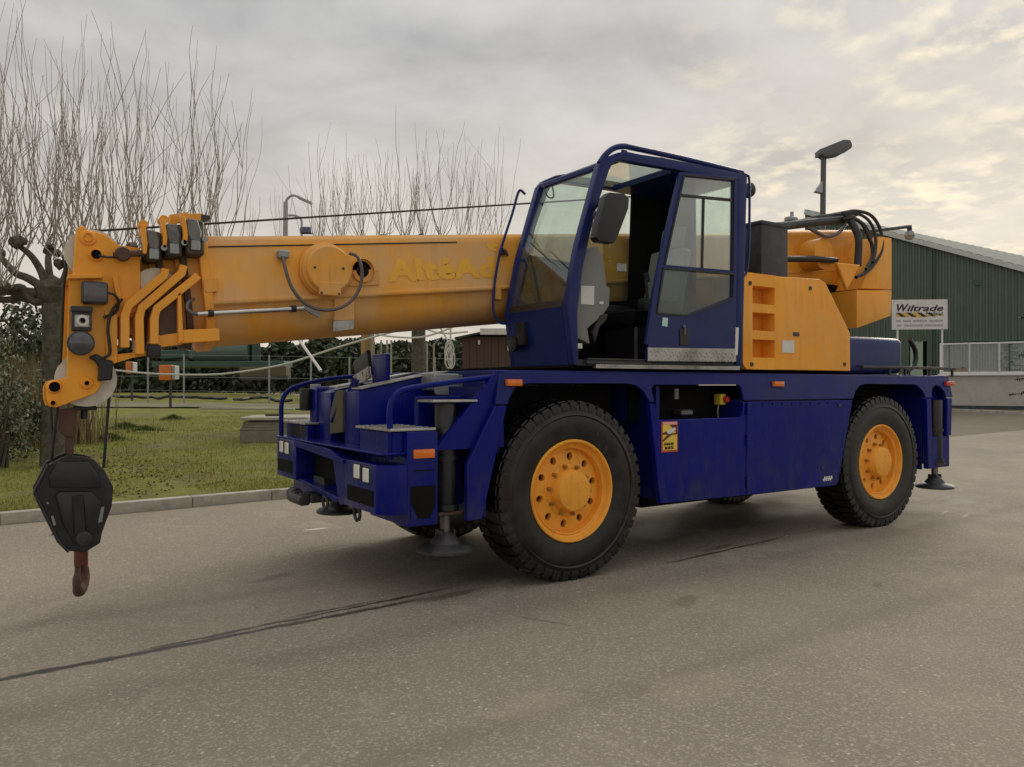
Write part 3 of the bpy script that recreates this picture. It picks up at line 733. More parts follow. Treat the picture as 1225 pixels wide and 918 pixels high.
# central housing under the boom
hs = new(); prism(hs, [(-1.42, 1.03), (-.66, 1.03), (-.66, 1.60), (-.80, 1.585), (-1.40, 1.465), (-1.42, 1.45)], .82, 1.12, bev=.01, seg=2)
hous = cpart('front_housing', hs, BLU)
b = new(); prism(b, [(-1.41, 1.468), (-.80, 1.588), (-.66, 1.603), (-.66, 1.615), (-.80, 1.60), (-1.41, 1.48)], .80, 1.0, bev=.002); obj('tread_plate', b, ALU, hous)
b = new(); prism(b, [(-1.42, 1.03), (-.66, 1.03), (-.66, 1.585), (-1.30, 1.47), (-1.42, 1.44)], 1.42, 1.70, bev=.01, seg=2)
h2 = cpart('front_housing', b, BLU); b = new(); prism(b, [(-1.36, 1.478), (-.66, 1.60), (-.66, 1.612), (-1.36, 1.49)], 1.42, 1.62, bev=.002); obj('tread_plate', b, ALU, h2)
b = new(); box(b, (-1.30, 1.12, 1.03), (-.66, 1.42, 1.30)); cpart('housing_floor', b, DARK)
b = new(); prism(b, [(1.13, 1.13), (1.41, 1.10), (1.41, 1.26), (1.30, 1.44), (1.24, 1.46), (1.13, 1.46)], -1.43, -1.40, 'x', .004); cpart('olive_guard_plate', b, OLIVE)
b = new(); bar(b, (-1.40, 1.14, 1.46), (-1.44, 1.36, 1.20), .015, .02); bar(b, (-1.37, 1.0, 1.55), (-1.40, 1.06, 1.42), .03, .05); cpart('housing_strut', b, BLUD)
b = new(); box(b, (-1.42, 1.74, 1.05), (-1.22, 1.95, 1.49), .05, 3); cpart('rounded_locker', b, BLU)
# boom rest
b = new(); box(b, (-1.06, 1.13, 1.50), (-1.02, 1.42, 1.76), .02, 2, None); box(b, (-1.04, 1.2, 1.3), (-1.0, 1.34, 1.5)); cpart('boom_rest_plate', b, BLU)
b = new(); M = Matrix.Translation((-1.05, 1.62, 1.64)) @ Matrix.Rotation(R(-18), 4, 'X'); box(b, (-.02, -.16, -.10), (.02, .16, .12), .015, 2, M); cpart('boom_rest_plate', b, BLK)
b = new(); M = Matrix.Translation((-1.08, 1.58, 1.57)) @ Matrix.Rotation(R(-14), 4, 'X'); box(b, (-.012, -.17, -.05), (.012, .17, .05), .004, 1, M)
for q in ((-.12, -.02), (.12, -.02), (-.04, .025), (.1, .03)): cyl(b, M @ Vector((-.02, q[0], q[1])), M @ Vector((0, q[0], q[1])), .012, n=8)
cpart('bolted_plate', b, ALU)
b = new(); tube(b, [PX(356, 404, -1.15), PX(384, 444, -1.15)], .014, 8); cpart('position_stick', b, WHITE)
b = new(); p = PX(366, 468, -1.45); cyl(b, (p.x, p.y, p.z + .02), (p.x, p.y, p.z - .17), .055, n=20, bev=.008); cpart('black_canister', b, BLK)
b = new(); box(b, (-1.38, p.y - .12, p.z - .10), (-1.36, p.y + .10, p.z + .06), .004); cpart('canister_bracket', b, GALV)
b = new(); box(b, (-1.50, 1.80, 1.04), (-1.30, 2.22, 1.16), .01); cpart('battery_box', b, DGR)
b = new(); prism(b, xz([(522, 472), (515, 452), (568, 447), (592, 449), (585, 474)], .55), .55, .57); box(b, (-.90, .60, 1.46), (-.66, .95, 1.59), .01); cpart('grey_guard_plates', b, GALV)
# handrails
def rail(pts, nm='handrail'):
    b = new(); tube(b, pts, .021, 10, smooth=8); cpart(nm, b, BLU)
rail([(-.64, .10, 1.565), (-1.0, .10, 1.525), (-1.36, .10, 1.475), (-1.46, .10, 1.43), (-1.50, .10, 1.34), (-1.50, .10, 1.2), (-1.50, .10, 1.0)])
q = [PY(440, 449, 2.24), PY(392, 454, 2.24), PY(360, 461, 2.24), PY(345, 468, 2.24), PY(337.5, 480, 2.24), PY(336.5, 500, 2.24), PY(336.5, 521, 2.24)]
rail(q)
# ---- outriggers
for x, y in ((-1.045, .16), (-1.045, W - .16), (5.30, .08), (5.30, W - .08)):
    front = x < 0; z_t = 1.375 if front else 1.33; r_ = .078
    b = new(); cyl(b, (x, y, .60), (x, y, z_t), r_, n=24, bev=.006); cyl(b, (x, y, .97), (x, y, 1.0), r_ + .012, n=24); cyl(b, (x, y, .62), (x, y, .66), r_ + .02, n=24)
    og = cpart('outrigger_leg', b, BLKM)
    b = new(); box(b, (x - .10, y - .085, .585), (x + .10, y + .085, .612), .008); obj('leg_collar', b, RUST, og)
    b = new(); cyl(b, (x, y, .44), (x, y, .60), .035, n=16); obj('leg_rod', b, STEEL, og)
    b = new(); lathe(b, [(0, .46), (.05, .46), (.075, .43), (.10, .40), (.11, .385), (.19, .36), (.205, .345), (.205, .328), (.19, .32), (0, .32)], (x, y, 0), (0, 0, 1), 40)
    for s in (-1, 1): box(b, (x + s * .05 - .006, y - .05, .38), (x + s * .05 + .006, y + .05, .48), .003)
    obj('foot_pad', b, DGR, og)
    if front:
        b = new(); box(b, (x - .16, y - .12, z_t + .005), (x + .20, y + .12, z_t + .022), .004); obj('cover_plate', b, ALU, og)
b = new(); prism(b, [(-.80, 1.38), (-.62, 1.38), (-.62, 1.16), (-.70, 1.16)], .12, .16); prism(b, [(-.92, 1.15), (-.62, 1.15), (-.62, 1.135), (-.92, 1.135)], .06, .3); cpart('recess_gusset', b, BLU)

# ---- slewing platform
b = new(); lathe(b, [(.0, 1.60), (.95, 1.60), (.95, 1.64), (.9, 1.655), (0, 1.655)], (2.1, 1.2, 0), (0, 0, 1), 64); cpart('slewing_ring', b, DARK)
b = new(); box(b, (.0, .10, 1.635), (3.6, 2.1, 1.66), .004); box(b, (3.0, .95, 1.66), (5.0, 1.02, 2.7)); box(b, (3.0, 1.68, 1.66), (5.0, 1.75, 2.7)); box(b, (2.0, .5, 1.66), (3.6, 2.0, 1.9))
cpart('slewing_platform', b, DARK)
a, c = PY(712, 437, .04), PY(884, 441.5, .04); b = new(); bar(b, (a.x, .05, a.z - .008), (c.x, .05, a.z - .005), .05, .035, bev=.003)
for i in range(40): cyl(b, (a.x + .03 + i * .028, .02, a.z - .006), (a.x + .03 + i * .028, .024, a.z - .006), .006, n=6)
cpart('step_strip', b, ALU)

# ---- side yellow panel with step recesses
pan = xz([(890, 327), (893, 325.5), (981, 334), (988, 339), (1017, 398), (1017.5, 443), (897, 442), (889, 436)], .04)
holes = [(900.5, 927, 343, 364), (900.5, 927, 374.5, 396), (900.5, 927, 406.5, 428)]
hx = [PY(h[0], h[2], .04).x for h in holes]; hx0 = hx[0]; hx1 = PY(927, 360, .04).x
hz = [(PY(913, h[3], .04).z, PY(913, h[2], .04).z) for h in holes]
b = new()
def T(p): return Vector((p[0], .04, p[1]))
pl0 = pan[0]; xl = min(p[0] for p in pan); zb = pan[6][1]; zt_ = pan[1][1]
prism(b, [(hx1, zb), (pan[5][0], zb), pan[4], pan[3], pan[2], (hx1, zt_ - .008)], .04, .40, bev=.012, seg=3)
prism(b, [(xl, zb + .05), (xl + .05, zb), (hx0, zb), (hx0, zt_), (xl + .02, zt_), (xl, zt_ - .02)], .04, .40, bev=.006, seg=2)
zs = [zb] + [v for p in hz[::-1] for v in p] + [zt_ - .002]
for i in range(0, len(zs), 2): box(b, (hx0 - .002, .042, zs[i]), (hx1 + .02, .40, zs[i + 1]))
box(b, (hx0 - .01, .20, zb + .02), (hx1 + .01, .41, zt_ - .03))
yp = cpart('yellow_side_cover', b, YEL)
b = new()
for px, py in ((897, 339), (969, 345), (899, 436), (1010, 436)): p = PY(px, py, .04); cyl(b, (p.x, .03, p.z), (p.x, .05, p.z), .020, n=12)
p = PY(951, 400, .04); box(b, (p.x - .03, .032, p.z - .02), (p.x + .06, .05, p.z + .02), .004)
obj('cover_latch', b, DGR, yp)
a, c = PY(936, 422, .035), PY(950, 408, .035); b = new(); box(b, (a.x, .034, a.z), (c.x, .05, c.z)); obj('label_plate', b, WHITE, yp)
b = new(); box(b, (3.0, .42, 1.66), (3.62, .9, 2.3)); cpart('cover_frame', b, DARK)
# black air box
b = new(); a = PY(911, 267, .25); c = PY(943, 320, .25); box(b, (a.x, .25, 2.3), (c.x, .60, a.z + .02), .02, 2); box(b, (a.x - .01, .24, a.z - .01), (c.x + .01, .61, a.z + .03), .01, 2); cpart('air_filter_box', b, DGR)
# blue engine bonnet
b = new(); a = PY(1083, 440, .12); box(b, (3.45, .12, 1.62), (a.x - .03, 1.0, 2.02), .09, 5); cpart('engine_bonnet', b, CABB)
b = new(); tube(b, [PY(1084, 445, .25), PY(1094, 436, .25), PY(1095, 420, .25), PY(1088, 406, .25)], .028, 10, smooth=5); cpart('exhaust_guard', b, BLK)

# ---- boom
BA = math.atan(.1122); ca, sa = math.cos(BA), math.sin(BA); BO = Vector((-2.519, 0, 2.547))
def B(u, y, v): return Vector((BO.x + u * ca - v * sa, y, BO.z + u * sa + v * ca))
def bprism(d, sec, u0, u1, bev=0, seg=1): return prism(d, sec, u0, u1, 'x', bev, seg, fn=lambda c: B(c.x, c.y, c.z))
Yn, Yf = 1.0, 1.64; YC = (Yn + Yf) / 2
def section(k, base=False):
    "boom section: flat sides, chamfered top, rounded belly; k shrinks it"
    hw = (Yf - Yn) / 2 - k
    half = [(hw - .075, -k), (hw - .02, -.035 - k), (hw, -.09 - k), (hw, -.455)]
    if base: half += [(hw + .022, -.462), (hw + .022, -.488), (hw - .015, -.50)]
    half += [(hw - .018, -.60 + k * .5), (hw - .045, -.665 + k * .6), (hw - .095, -.72 + k * .8), (hw - .17, -.762 + k), (hw - .25, -.778 + k)]
    return [(YC - a, v) for a, v in half] + [(YC + a, v) for a, v in half[::-1]]
b = new(); bprism(b, section(0, True), .02, 7.55, .004); boom = cpart('boom', b, YELB, smooth=40)
def bp(name, bm, mat, label=None, smooth=35): return obj(name, bm, mat, boom, label, smooth=smooth)
for k, u0 in ((.04, -.18), (.075, -.34), (.11, -.62)):
    b = new(); bprism(b, section(k), u0, 3.0, .003); bp('telescopic_section', b, YELB, smooth=40)
# front collar of the base section
b = new()
sec0 = section(-.025); bprism(b, sec0, -.03, .03, .004)
prism(b, xz([(212, 352), (216, 350), (219, 408), (213, 412)], .94), .92, 1.02, bev=.003)
prism(b, xz([(216, 395), (262, 393), (263, 408), (216, 411)], .94), .93, 1.0, bev=.004)
prism(b, xz([(188, 402), (216, 398), (219, 412), (190, 416)], .97), .97, 1.1, bev=.003)
bp('section_collar', b, YEL)
b = new(); prism(b, xz([(243, 334), (259, 333), (260, 349), (247, 351), (243, 347)], .985), .97, 1.0, bev=.004); bp('side_pad_cover', b, YELB)
# zig-zag guide straps
for pts in ([(197, 322), (196, 330), (153, 366), (149, 378), (149, 416)], [(219, 318), (217, 327), (169, 369), (166, 381), (167, 424)], [(236, 330), (231, 335), (187, 370), (184, 382), (184, 412)]):
    b = new(); wv = [PY(px, py, .95) for px, py in pts]
    outl = []
    for sgn in (1, -1):
        side = []
        for i, p in enumerate(wv):
            d0 = (wv[min(i + 1, len(wv) - 1)] - wv[max(i - 1, 0)]).normalized(); nn = Vector((-d0.z, 0, d0.x)); side.append(p + nn * .026 * sgn)
        outl += side if sgn == 1 else side[::-1]
    prism(b, [(p.x, p.z) for p in outl], .92, 1.06, bev=.004); bp('guide_strap', b, YEL)
b = new()
for u in (-.13, -.28, -.42): bprism(b, section(.0 if u > -.2 else .03), u - .02, u + .02)
bp('wear_pad_frame', b, RUST)
# black pulley blocks on top, with their yellow lugs
for (px, py, s) in ((181, 295, .9), (205, 289, 1.), (230, 285, 1.12)):
    c = PY(px, py, 1.0); b = new(); box(b, (c.x - .055 * s, .90, c.z - .12 * s), (c.x + .055 * s, 1.12, c.z + .10 * s), .03, 3); k = bp('slide_block', b, GREASE); b = new(); prism(b, [(c.x - .035 * s, c.z - .03), (c.x + .03 * s, c.z - .045), (c.x + .035 * s, c.z + .03), (c.x + .01 * s, c.z + .10 * s), (c.x - .05 * s, c.z + .10 * s), (c.x - .05 * s, c.z + .03)], .885, .91, bev=.008); bp('block_cap', b, GALVD); b = new(); prism(b, [(c.x - .085 * s, c.z + .12), (c.x - .06 * s, c.z + .12), (c.x - .045 * s, c.z + .0), (c.x - .05 * s, c.z - .07), (c.x - .075 * s, c.z - .07), (c.x - .072 * s, c.z)], .88, .95, bev=.004); bp('block_strip', b, YEL)
    b = new(); box(b, (c.x - .03, .885, c.z - .10), (c.x + .03, .90, c.z - .03), .004); lathe(b, [(0, 0), (.02, 0), (.02, .02), (0, .02)], (c.x + .06, .90, c.z - .02), (0, -1, 0), 12); bp('block_clip', b, GALV)
    b = new(); box(b, (c.x - .075, .93, c.z + .05), (c.x - .045, 1.0, c.z + .16), .006); cyl(b, (c.x - .06, .92, c.z + .13), (c.x - .06, 1.02, c.z + .13), .028, n=14); bp('block_lug', b, YEL)
b = new(); tube(b, [PY(136, 306, .93), PY(150, 304, .93), PY(174, 303, .93)], .022, 10); lathe(b, [(0, 0), (.045, 0), (.05, .03), (.04, .06), (0, .06)], PY(146, 305, .95), (0, -1, 0), 14); bp('hydraulic_fitting', b, RUST)
# top bracket
b = new(); prism(b, xz([(203, 257), (241, 256), (242, 274), (236, 275), (233, 265), (214, 266), (208, 271), (202, 270)], 1.1), 1.08, 1.16, bev=.003); bp('top_bracket', b, YEL)
b = new(); prism(b, xz([(240, 257), (251, 259), (251, 263), (240, 267)], 1.1), 1.07, 1.17, bev=.003); bp('bracket_tip', b, DGR)
# drum cover
c = PY(394, 322, .90); cc_ = Vector((c.x, .90, c.z))
b = new(); lathe(b, [(0, .02), (.165, .02), (.175, .01), (.175, -.02), (.195, -.03), (.20, -.06), (.20, -.10)], cc_ + Vector((-.0, 0, 0)), (0, -1, 0), 48); lathe(b, [(.20, -.10), (.205, -.08), (.205, -.06), (.19, -.05)], cc_, (0, -1, 0), 48)
prism(b, [(c.x - .085, c.z - .20), (c.x + .085, c.z - .20), (c.x + .085, c.z - .1), (c.x - .085, c.z - .1)], .875, .90, bev=.005)
dr = bp('cable_drum_cover', b, YELB)
b = new()
for dx, dz in ((-.12, .0), (.10, .01), (-.07, -.185), (.065, -.185)): cyl(b, (c.x + dx, .868, c.z + dz), (c.x + dx, .885, c.z + dz), .009, n=8)
bp('cover_bolt', b, DGR)
b = new(); q = [PY(418, 303, .90), PY(428, 308, .87), PY(433, 325, .86), PY(430, 345, .86), PY(418, 362, .86), PY(400, 370.5, .86), PY(380, 370, .86), PY(362, 361, .86), PY(348, 342, .87), PY(341, 320, .90), PY(338, 305, .95)]
tube(b, q, .013, 8, smooth=5); bp('cable_loop', b, HOSEG)
b = new(); p = PY(340, 305, .97); box(b, (p.x - .05, .93, p.z - .03), (p.x + .03, 1.0, p.z + .03), .01); p = PY(378, 375, .97); bar(b, PY(362, 366, .96), PY(383, 378, .96), .03, .035); bp('cable_clamp', b, GALV)
# ring boss
c = PY(434, 324, .985); b = new(); lathe(b, [(.045, .02), (.045, .0), (.078, .0), (.09, .012), (.09, .03)], (c.x, 1.0, c.z), (0, -1, 0), 32); prism(b, xz([(418, 324), (453, 322), (454, 341), (418, 343)], .99), .988, 1.0, bev=.003); bp('ring_boss', b, YELB)
b = new(); lathe(b, [(0, .008), (.05, .008), (.05, 0), (0, 0)], (c.x, .99, c.z), (0, -1, 0), 24); bp('boss_hole', b, DARK)
# chromed rod with clips
b = new(); tube(b, [PY(236, 376, .94), PY(363, 369, .94)], .017, 12); rod = bp('chrome_rod', b, CHROME)
b = new(); tube(b, [PY(236, 376, .94), PY(228, 374, .94), PY(223.5, 368, .94), PY(226, 361, .95), PY(232, 358, .98)], .012, 8, smooth=5); bp('rod_hose', b, STEEL)
b = new()
for px, py in ((252, 375), (351, 369.5)): p = PY(px, py, .94); cyl(b, (p.x - .018, .94, p.z - .001), (p.x + .018, .94, p.z + .001), .025, n=12); box(b, (p.x - .015, .94, p.z - .02), (p.x + .015, 1.0, p.z + .02))
bp('rod_clip', b, BLK)
b = new(); prism(b, xz([(399, 384.5), (424, 382.5), (423, 394), (398.5, 397)], .985), .985, 1.01, bev=.002)
for px, py in ((403, 388), (419, 387), (403, 394), (419, 392)): p = PY(px, py, .985); cyl(b, (p.x, .98, p.z), (p.x, .99, p.z), .008, n=8)
bp('bolted_tag_plate', b, ALU)
b = new(); prism(b, xz([(400, 357), (424, 356), (424, 383), (400, 384)], .99), .985, 1.02, bev=.003); p = PY(595, 352, .99); box(b, (p.x - .03, .97, p.z - .05), (p.x + .03, 1.03, p.z + .06), .004); bp('side_plate', b, YELB)
b = new(); tube(b, [PY(598, 297, .98), PY(604, 300, .96), PY(607, 306, .97)], .014, 8, smooth=3); p = PY(602, 301, .97); lathe(b, [(0, 0), (.03, 0), (.035, .02), (0, .03)], (p.x, .995, p.z), (0, -1, 0), 10); bp('pipe_fitting', b, RUST)
b = new(); bar(b, B(.04, .998, -.085), B(2.05, .998, -.075), .004, .008); bp('cable_line', b, DARK)
# lettering
c = PY(464, 335.5, .998)
let = text_mesh('AltéAd',   .228, frame_M((c.x, .9975, c.z), (ca, 0, sa), (-sa, 0, ca)), .0004, .011, 0, 1.04)
xs = [v.co.x for v in let.verts]; x0_, x1_ = min(xs), max(xs); tx = PY(594, 330, .998).x
for v in let.verts:
    f_ = (tx - c.x) / (x1_ - x0_); dx = (v.co.x - x0_) * f_; old = (v.co.x - x0_) * sa / ca
    v.co.z = v.co.z - old + dx * sa / ca; v.co.x = c.x + dx
obj('boom_lettering', let, LET, boom, smooth=0, split=False)
b = new(); prism(b, xz([(581, 293), (592, 291), (596, 294), (590, 297), (594, 302), (586, 299)], .998), .997, 1.0); bp('faded_emblem', b, LET)
# boom tail, pivot and luffing cylinder
b = new(); bprism(b, section(-.02), 6.3, 7.75, .01); cyl(b, B(7.4, .9, -.45), B(7.4, 1.74, -.45), .12, n=24); bp('boom_tail', b, YEL)
b = new(); tube(b, [(2.2, 1.32, 1.85), (1.2, 1.32, 2.15)], .11, 20); tube(b, [(3.4, 1.32, 1.75), (2.0, 1.32, 1.95)], .15, 20); cpart('luffing_cylinder', b, YEL)
# ---- boom head
YA, YB_ = .98, 1.42
up = [(99, 270), (106, 275.5), (126, 281), (142, 293.5), (168, 297), (168, 372), (140, 380), (140, 434), (124, 437), (117, 441), (122, 459), (114, 471), (68, 487.5), (59, 487), (56, 478), (56, 463), (60, 456), (80, 452), (81, 400), (83, 336), (80.5, 334), (80.5, 330), (87, 328), (91, 274)]
b = new(); prism(b, xz(up, YA), YA, YA + .03, bev=.004); head = bp('boom_head_plate', b, YEL)
b = new(); pz = xz(up, YA); prism(b, pz, YB_ - .03, YB_, bev=.004); bp('boom_head_plate', b, YEL)
b = new(); prism(b, xz([(92, 335), (168, 331), (168, 378), (140, 380), (92, 378)], YA), YA + .03, YB_ - .03)
prism(b, xz([(80.5, 330), (122, 329), (122, 334), (80.5, 334.5)], YA), YA - .05, YB_ + .02, bev=.003)
prism(b, xz([(134, 332), (140, 331), (145, 358), (139, 359)], YA), YA - .03, YA + .01, bev=.003)
prism(b, xz([(125, 372), (140, 371), (140, 434), (132, 437), (126, 432)], YA), YA - .02, YA + .1, bev=.003)
prism(b, xz([(140, 424), (168, 421), (186, 418), (184, 424), (160, 428), (140, 434)], YA), YA, YA + .2, bev=.003)
bp('boom_head_web', b, YEL)
def pin(px, py, r0, r1, nm='sheave_pin', hole=True):
    p = PY(px, py, YA); b = new(); lathe(b, [(r1, .02), (r1, .0), (r0 - .008, .0), (r0, -.012), (r0, -.03)], (p.x, YA - .012, p.z), (0, -1, 0), 28); k = bp(nm, b, YEL)
    b = new(); lathe(b, [(0, .006), (r1, .006), (r1, -.0), (0, 0)], (p.x, YA - .014, p.z), (0, -1, 0), 24); bp('pin_centre', b, DARK if hole else YEL)
pin(105, 285, .052, .026, hole=False); pin(114.5, 305, .048, .03); pin(103.5, 458.5, .042, .014); pin(65, 463, .045, .032); pin(63, 482, .022, .014)
def sheave(px, py, r, y0, y1, nm='sheave'):
    p = PY(px, py, (y0 + y1) / 2); h = (y1 - y0); b = new()
    lathe(b, [(.04, 0), (.04, -.005), (r - .05, -.002), (r - .03, 0), (r, 0), (r, .012), (r - .035, h / 2 - .008), (r - .035, h / 2 + .008), (r, h - .012), (r, h), (r - .03, h), (r - .05, h + .002), (.04, h + .005)], (p.x, y0, p.z), (0, 1, 0), 48, close=True)
    return bp(nm, b, CREAM)
for y0 in (1.03, 1.12, 1.21, 1.30): sheave(111, 306, .165, y0, y0 + .07)
for y0 in (1.03, 1.12, 1.21, 1.30): sheave(103, 454, .178, y0, y0 + .07)
sheave(186, 347, .145, 1.0, 1.05)
b = new(); prism(b, xz([(178, 352), (214, 338), (214, 402), (178, 404)], .985), .975, .995); bp('dark_gap_plate', b, RUST)  # added dark plate, standing in for the black gaps between the straps
# flood lights on the head
def lamp(px, py, r, round_):
    p = PY(px, py, .88); b = new(); bz = new()
    if round_:
        lathe(b, [(0, 0), (r * .7, .0), (r, .05), (r, .085), (r * .94, .09), (0, .09)], (p.x, .97, p.z), (0, -1, 0), 28); lathe(bz, [(0, .115), (r * .5, .108), (r * .9, .088), (r * .9, .08), (0, .08)], (p.x, .97, p.z), (0, -1, 0), 28)
    else:
        box(b, (p.x - r, .88, p.z - r * .95), (p.x + r, .97, p.z + r * .95), .02, 2); box(bz, (p.x - r * .86, .872, p.z - r * .8), (p.x + r * .86, .885, p.z + r * .8), .012, 2)
    k = bp('floodlight', b, DGR); bp('floodlight_lens', bz, DLENS)
lamp(114, 350, .075, False); lamp(97, 410.5, .078, True)
p = PY(113, 350, .86); 
b = new(); p = PY(98, 383, .92); box(b, (p.x - .06, .90, p.z - .07), (p.x + .055, .97, p.z + .075), .012, 2); box(b, (p.x - .065, .88, p.z + .05), (p.x + .06, .97, p.z + .085), .006); bp('sensor_box', b, DGR)
b = new(); box(b, (p.x - .042, .893, p.z - .05), (p.x + .042, .905, p.z + .035), .01); bp('sensor_face', b, ALU)
b = new(); lathe(b, [(.014, .02), (.014, .004), (.036, .004), (.036, .0)], (p.x, .889, p.z - .005), (0, -1, 0), 20); bp('sensor_ring', b, WHITE)
b = new(); lathe(b, [(0, .004), (.018, .004), (.018, 0), (0, 0)], (p.x, .889, p.z - .005), (0, -1, 0), 14); bp('sensor_eye', b, DARK)
b = new(); tube(b, [PY(125, 350, .90), PY(137, 353, .90), PY(142, 362, .92), PY(138, 374, .95), PY(124, 380, .95)], .009, 6, smooth=4); tube(b, [PY(146, 358, .95), PY(134, 372, .94), PY(129, 392, .94), PY(131, 412, .94), PY(131, 424, .94), PY(122, 429, .93)], .010, 6, smooth=4)
tube(b, [PY(118, 306, .94), PY(128, 308, .93), PY(138, 308, .93)], .008, 6); bp('lamp_cable', b, HOSE)
b = new(); prism(b, xz([(106, 428), (115, 423), (127, 430), (136, 432), (134, 455), (117, 456), (119, 440), (114, 432)], .93), .93, .99, bev=.008); bp('cable_bracket', b, BLK)
b = new(); p = PY(185, 420, .97); box(b, (p.x - .05, .93, p.z - .045), (p.x + .035, 1.0, p.z + .04), .012, 2); bp('limit_switch', b, BLK)
b = new(); p = PY(101, 489, 1.15); box(b, (p.x - .07, 1.1, p.z - .01), (p.x + .07, 1.25, p.z + .015), .004); cyl(b, (p.x, 1.17, p.z), (p.x, 1.17, p.z - .07), .022, n=12); bp('hoist_limit_stop', b, BLK)
# hoist rope on top and the two falls to the hook block
b = new(); e0 = PY(122, 276, 1.3); e1 = PY(640, 243, 1.3); tube(b, [PY(112, 275.5, 1.3), e0, e1, e1 + (e1 - e0) * .55], .008, 8); bp('hoist_rope', b, ROPE)
b = new(); tube(b, [PY(79, 312, 1.06), PY(76, 345, 1.05), PY(71, 470, 1.05), PY(61, 552, 1.12)], .010, 8); tube(b, [PY(131.5, 462, 1.2), PY(124, 560, 1.2)], .010, 8); tube(b, [PY(61, 482, 1.3), PY(64, 552, 1.3)], .009, 8); bp('hoist_rope', b, ROPE)
b = new(); prism(b, xz([(70, 489), (92, 488), (93, 518), (86, 524), (74, 521), (69, 512)], 1.1), 1.1, 1.2, bev=.015, seg=2); prism(b, xz([(77, 520), (89, 520), (88, 545), (82, 548), (78, 541)], 1.13), 1.12, 1.18, bev=.01); bp('rope_socket', b, RUST)

# ---- tail: counterweight, hoses
cw = xz([(1025, 393), (1066, 378), (1067, 347.5), (1025, 347)], .6)
b = new(); prism(b, cw, .6, 1.76, bev=.012, seg=2); cwo = cpart('counterweight', b, YEL)
b = new(); prism(b, xz([(1030, 345.5), (1067, 346.5), (1067, 285), (1053, 283), (1036, 330)], .62), .62, 1.74, bev=.012, seg=2); obj('upper_block', b, YEL, cwo)
b = new(); prism(b, xz([(1001, 314), (1030, 317), (1014, 347)], .5), .5, .54, bev=.01); cpart('triangular_bracket', b, YEL)
b = new(); tube(b, [PY(930, 310, .7), PY(975, 310, .7), PY(1000, 312, .7)], .035, 10); cpart('black_pipe', b, BLK)
b = new(); tube(b, [PY(905, 271, .9), PY(950, 266, .9), PY(1012, 254, .9)], .022, 8); tube(b, [PY(925, 272, .8), PY(975, 266, .8), PY(1020, 262, .8)], .05, 10); bar(b, PY(975, 262, .85), PY(1022, 256, .85), .12, .07, bev=.01); cpart('hydraulic_pipes', b, DGR)
for w_, pts in ((.020, [(1008, 255), (1024, 252.5), (1042, 258), (1053, 275), (1055, 298), (1046, 316), (1036, 326), (1024, 332)]), (.018, [(1008, 256), (1026, 256), (1040, 265), (1047, 282), (1047, 302), (1041, 318), (1030, 330)]),
                (.018, [(1010, 258), (1024, 262), (1036, 272), (1042, 290), (1043, 308), (1036, 322)]), (.020, [(1008, 262), (1020, 262), (1031, 268), (1040, 286), (1046, 300), (1044, 314)])):
    b = new(); tube(b, [PY(a_, b_, .72 - .16 * i_ / (len(pts) - 1)) for i_, (a_, b_) in enumerate(pts)], w_, 10, smooth=7); cpart('hydraulic_hose', b, HOSE)
b = new(); tube(b, [PY(955, 265, .85), PY(975, 277, .75), PY(990, 283, .72), PY(1005, 277, .72), PY(1014, 262, .8)], .022, 8, smooth=6); cpart('hydraulic_hose', b, HOSEG)
b = new(); tube(b, [PY(1018, 265, .7), PY(1027, 285, .60), PY(1026, 318, .58)], .042, 12, smooth=5); cpart('hydraulic_hose', b, HOSE)
b = new(); tube(b, [PY(1040, 277, .8), PY(1089, 271, .8)], .022, 8); cyl(b, PY(1088, 272, .8), PY(1088, 284, .8), .03); wl = cpart('work_lamp', b, DGR)
b = new(); p = PY(1088, 282, .8); lathe(b, [(0, .07), (.05, .05), (.065, 0), (.04, -.05), (0, -.06)], p, (0, 0, 1), 20); obj('lamp_shade', b, GALV, wl)
b = new(); p = PY(946, 262, .9); box(b, (p.x - .06, .85, p.z - .03), (p.x + .07, .95, p.z + .02), .01); cyl(b, (p.x + .02, .9, p.z), (p.x + .02, .9, p.z + .08), .02); cpart('beacon_bracket', b, GALV)
b = new(); cyl(b, (4.2, .75, 3.0), (4.2, 1.9, 3.0), .18, n=28); cpart('hoist_winch', b, YEL)

# ---- cab
CN, CF = .03, .92
b = new(); box(b, (.02, CN + .02, 1.655), (1.98, CF, 1.70)); cab = cpart('cab', b, BLK)
def cb(name, bm, mat, label=None, smooth=35): return obj(name, bm, mat, cab, label, smooth=smooth)
pillar = xz([(686, 437), (677.5, 366), (690.5, 293), (716, 198), (722, 190), (738, 183), (748, 181.5), (765, 185), (795, 189.5), (893, 209), (887, 437), (880, 437), (881, 219), (806, 203), (742, 192), (733, 195), (728, 204), (712, 252), (696, 322), (690, 372), (691, 437)], .04)
for ya, yb2 in ((CN, CN + .07), (CF - .07, CF)):
    b = new(); prism(b, pillar, ya, yb2, bev=.008, seg=2); cb('side_frame', b, CABB)
zz_ = lambda px, py: PY(px, py, .04)
pw = {k: zz_(*v) for k, v in dict(b0=(686, 437), b1=(677.5, 366), m=(690.5, 293), t=(718, 196), r0=(742, 186), r1=(893, 212)).items()}
def front_strip(p, q, y0, y1, th=.02, d_=None):
    "panel between two heights of the cab front"
    dx, dz = q.x - p.x, q.z - p.z; l = math.hypot(dx, dz); nx, nz = dz / l * th, -dx / l * th
    prism(d_, [(p.x, p.z), (q.x, q.z), (q.x + nx, q.z + nz), (p.x + nx, p.z + nz)], y0, y1)
b = new(); front_strip(pw['b0'], pw['b1'], CN + .07, CF - .07, .03, b); cb('front_lower_panel', b, CABB)
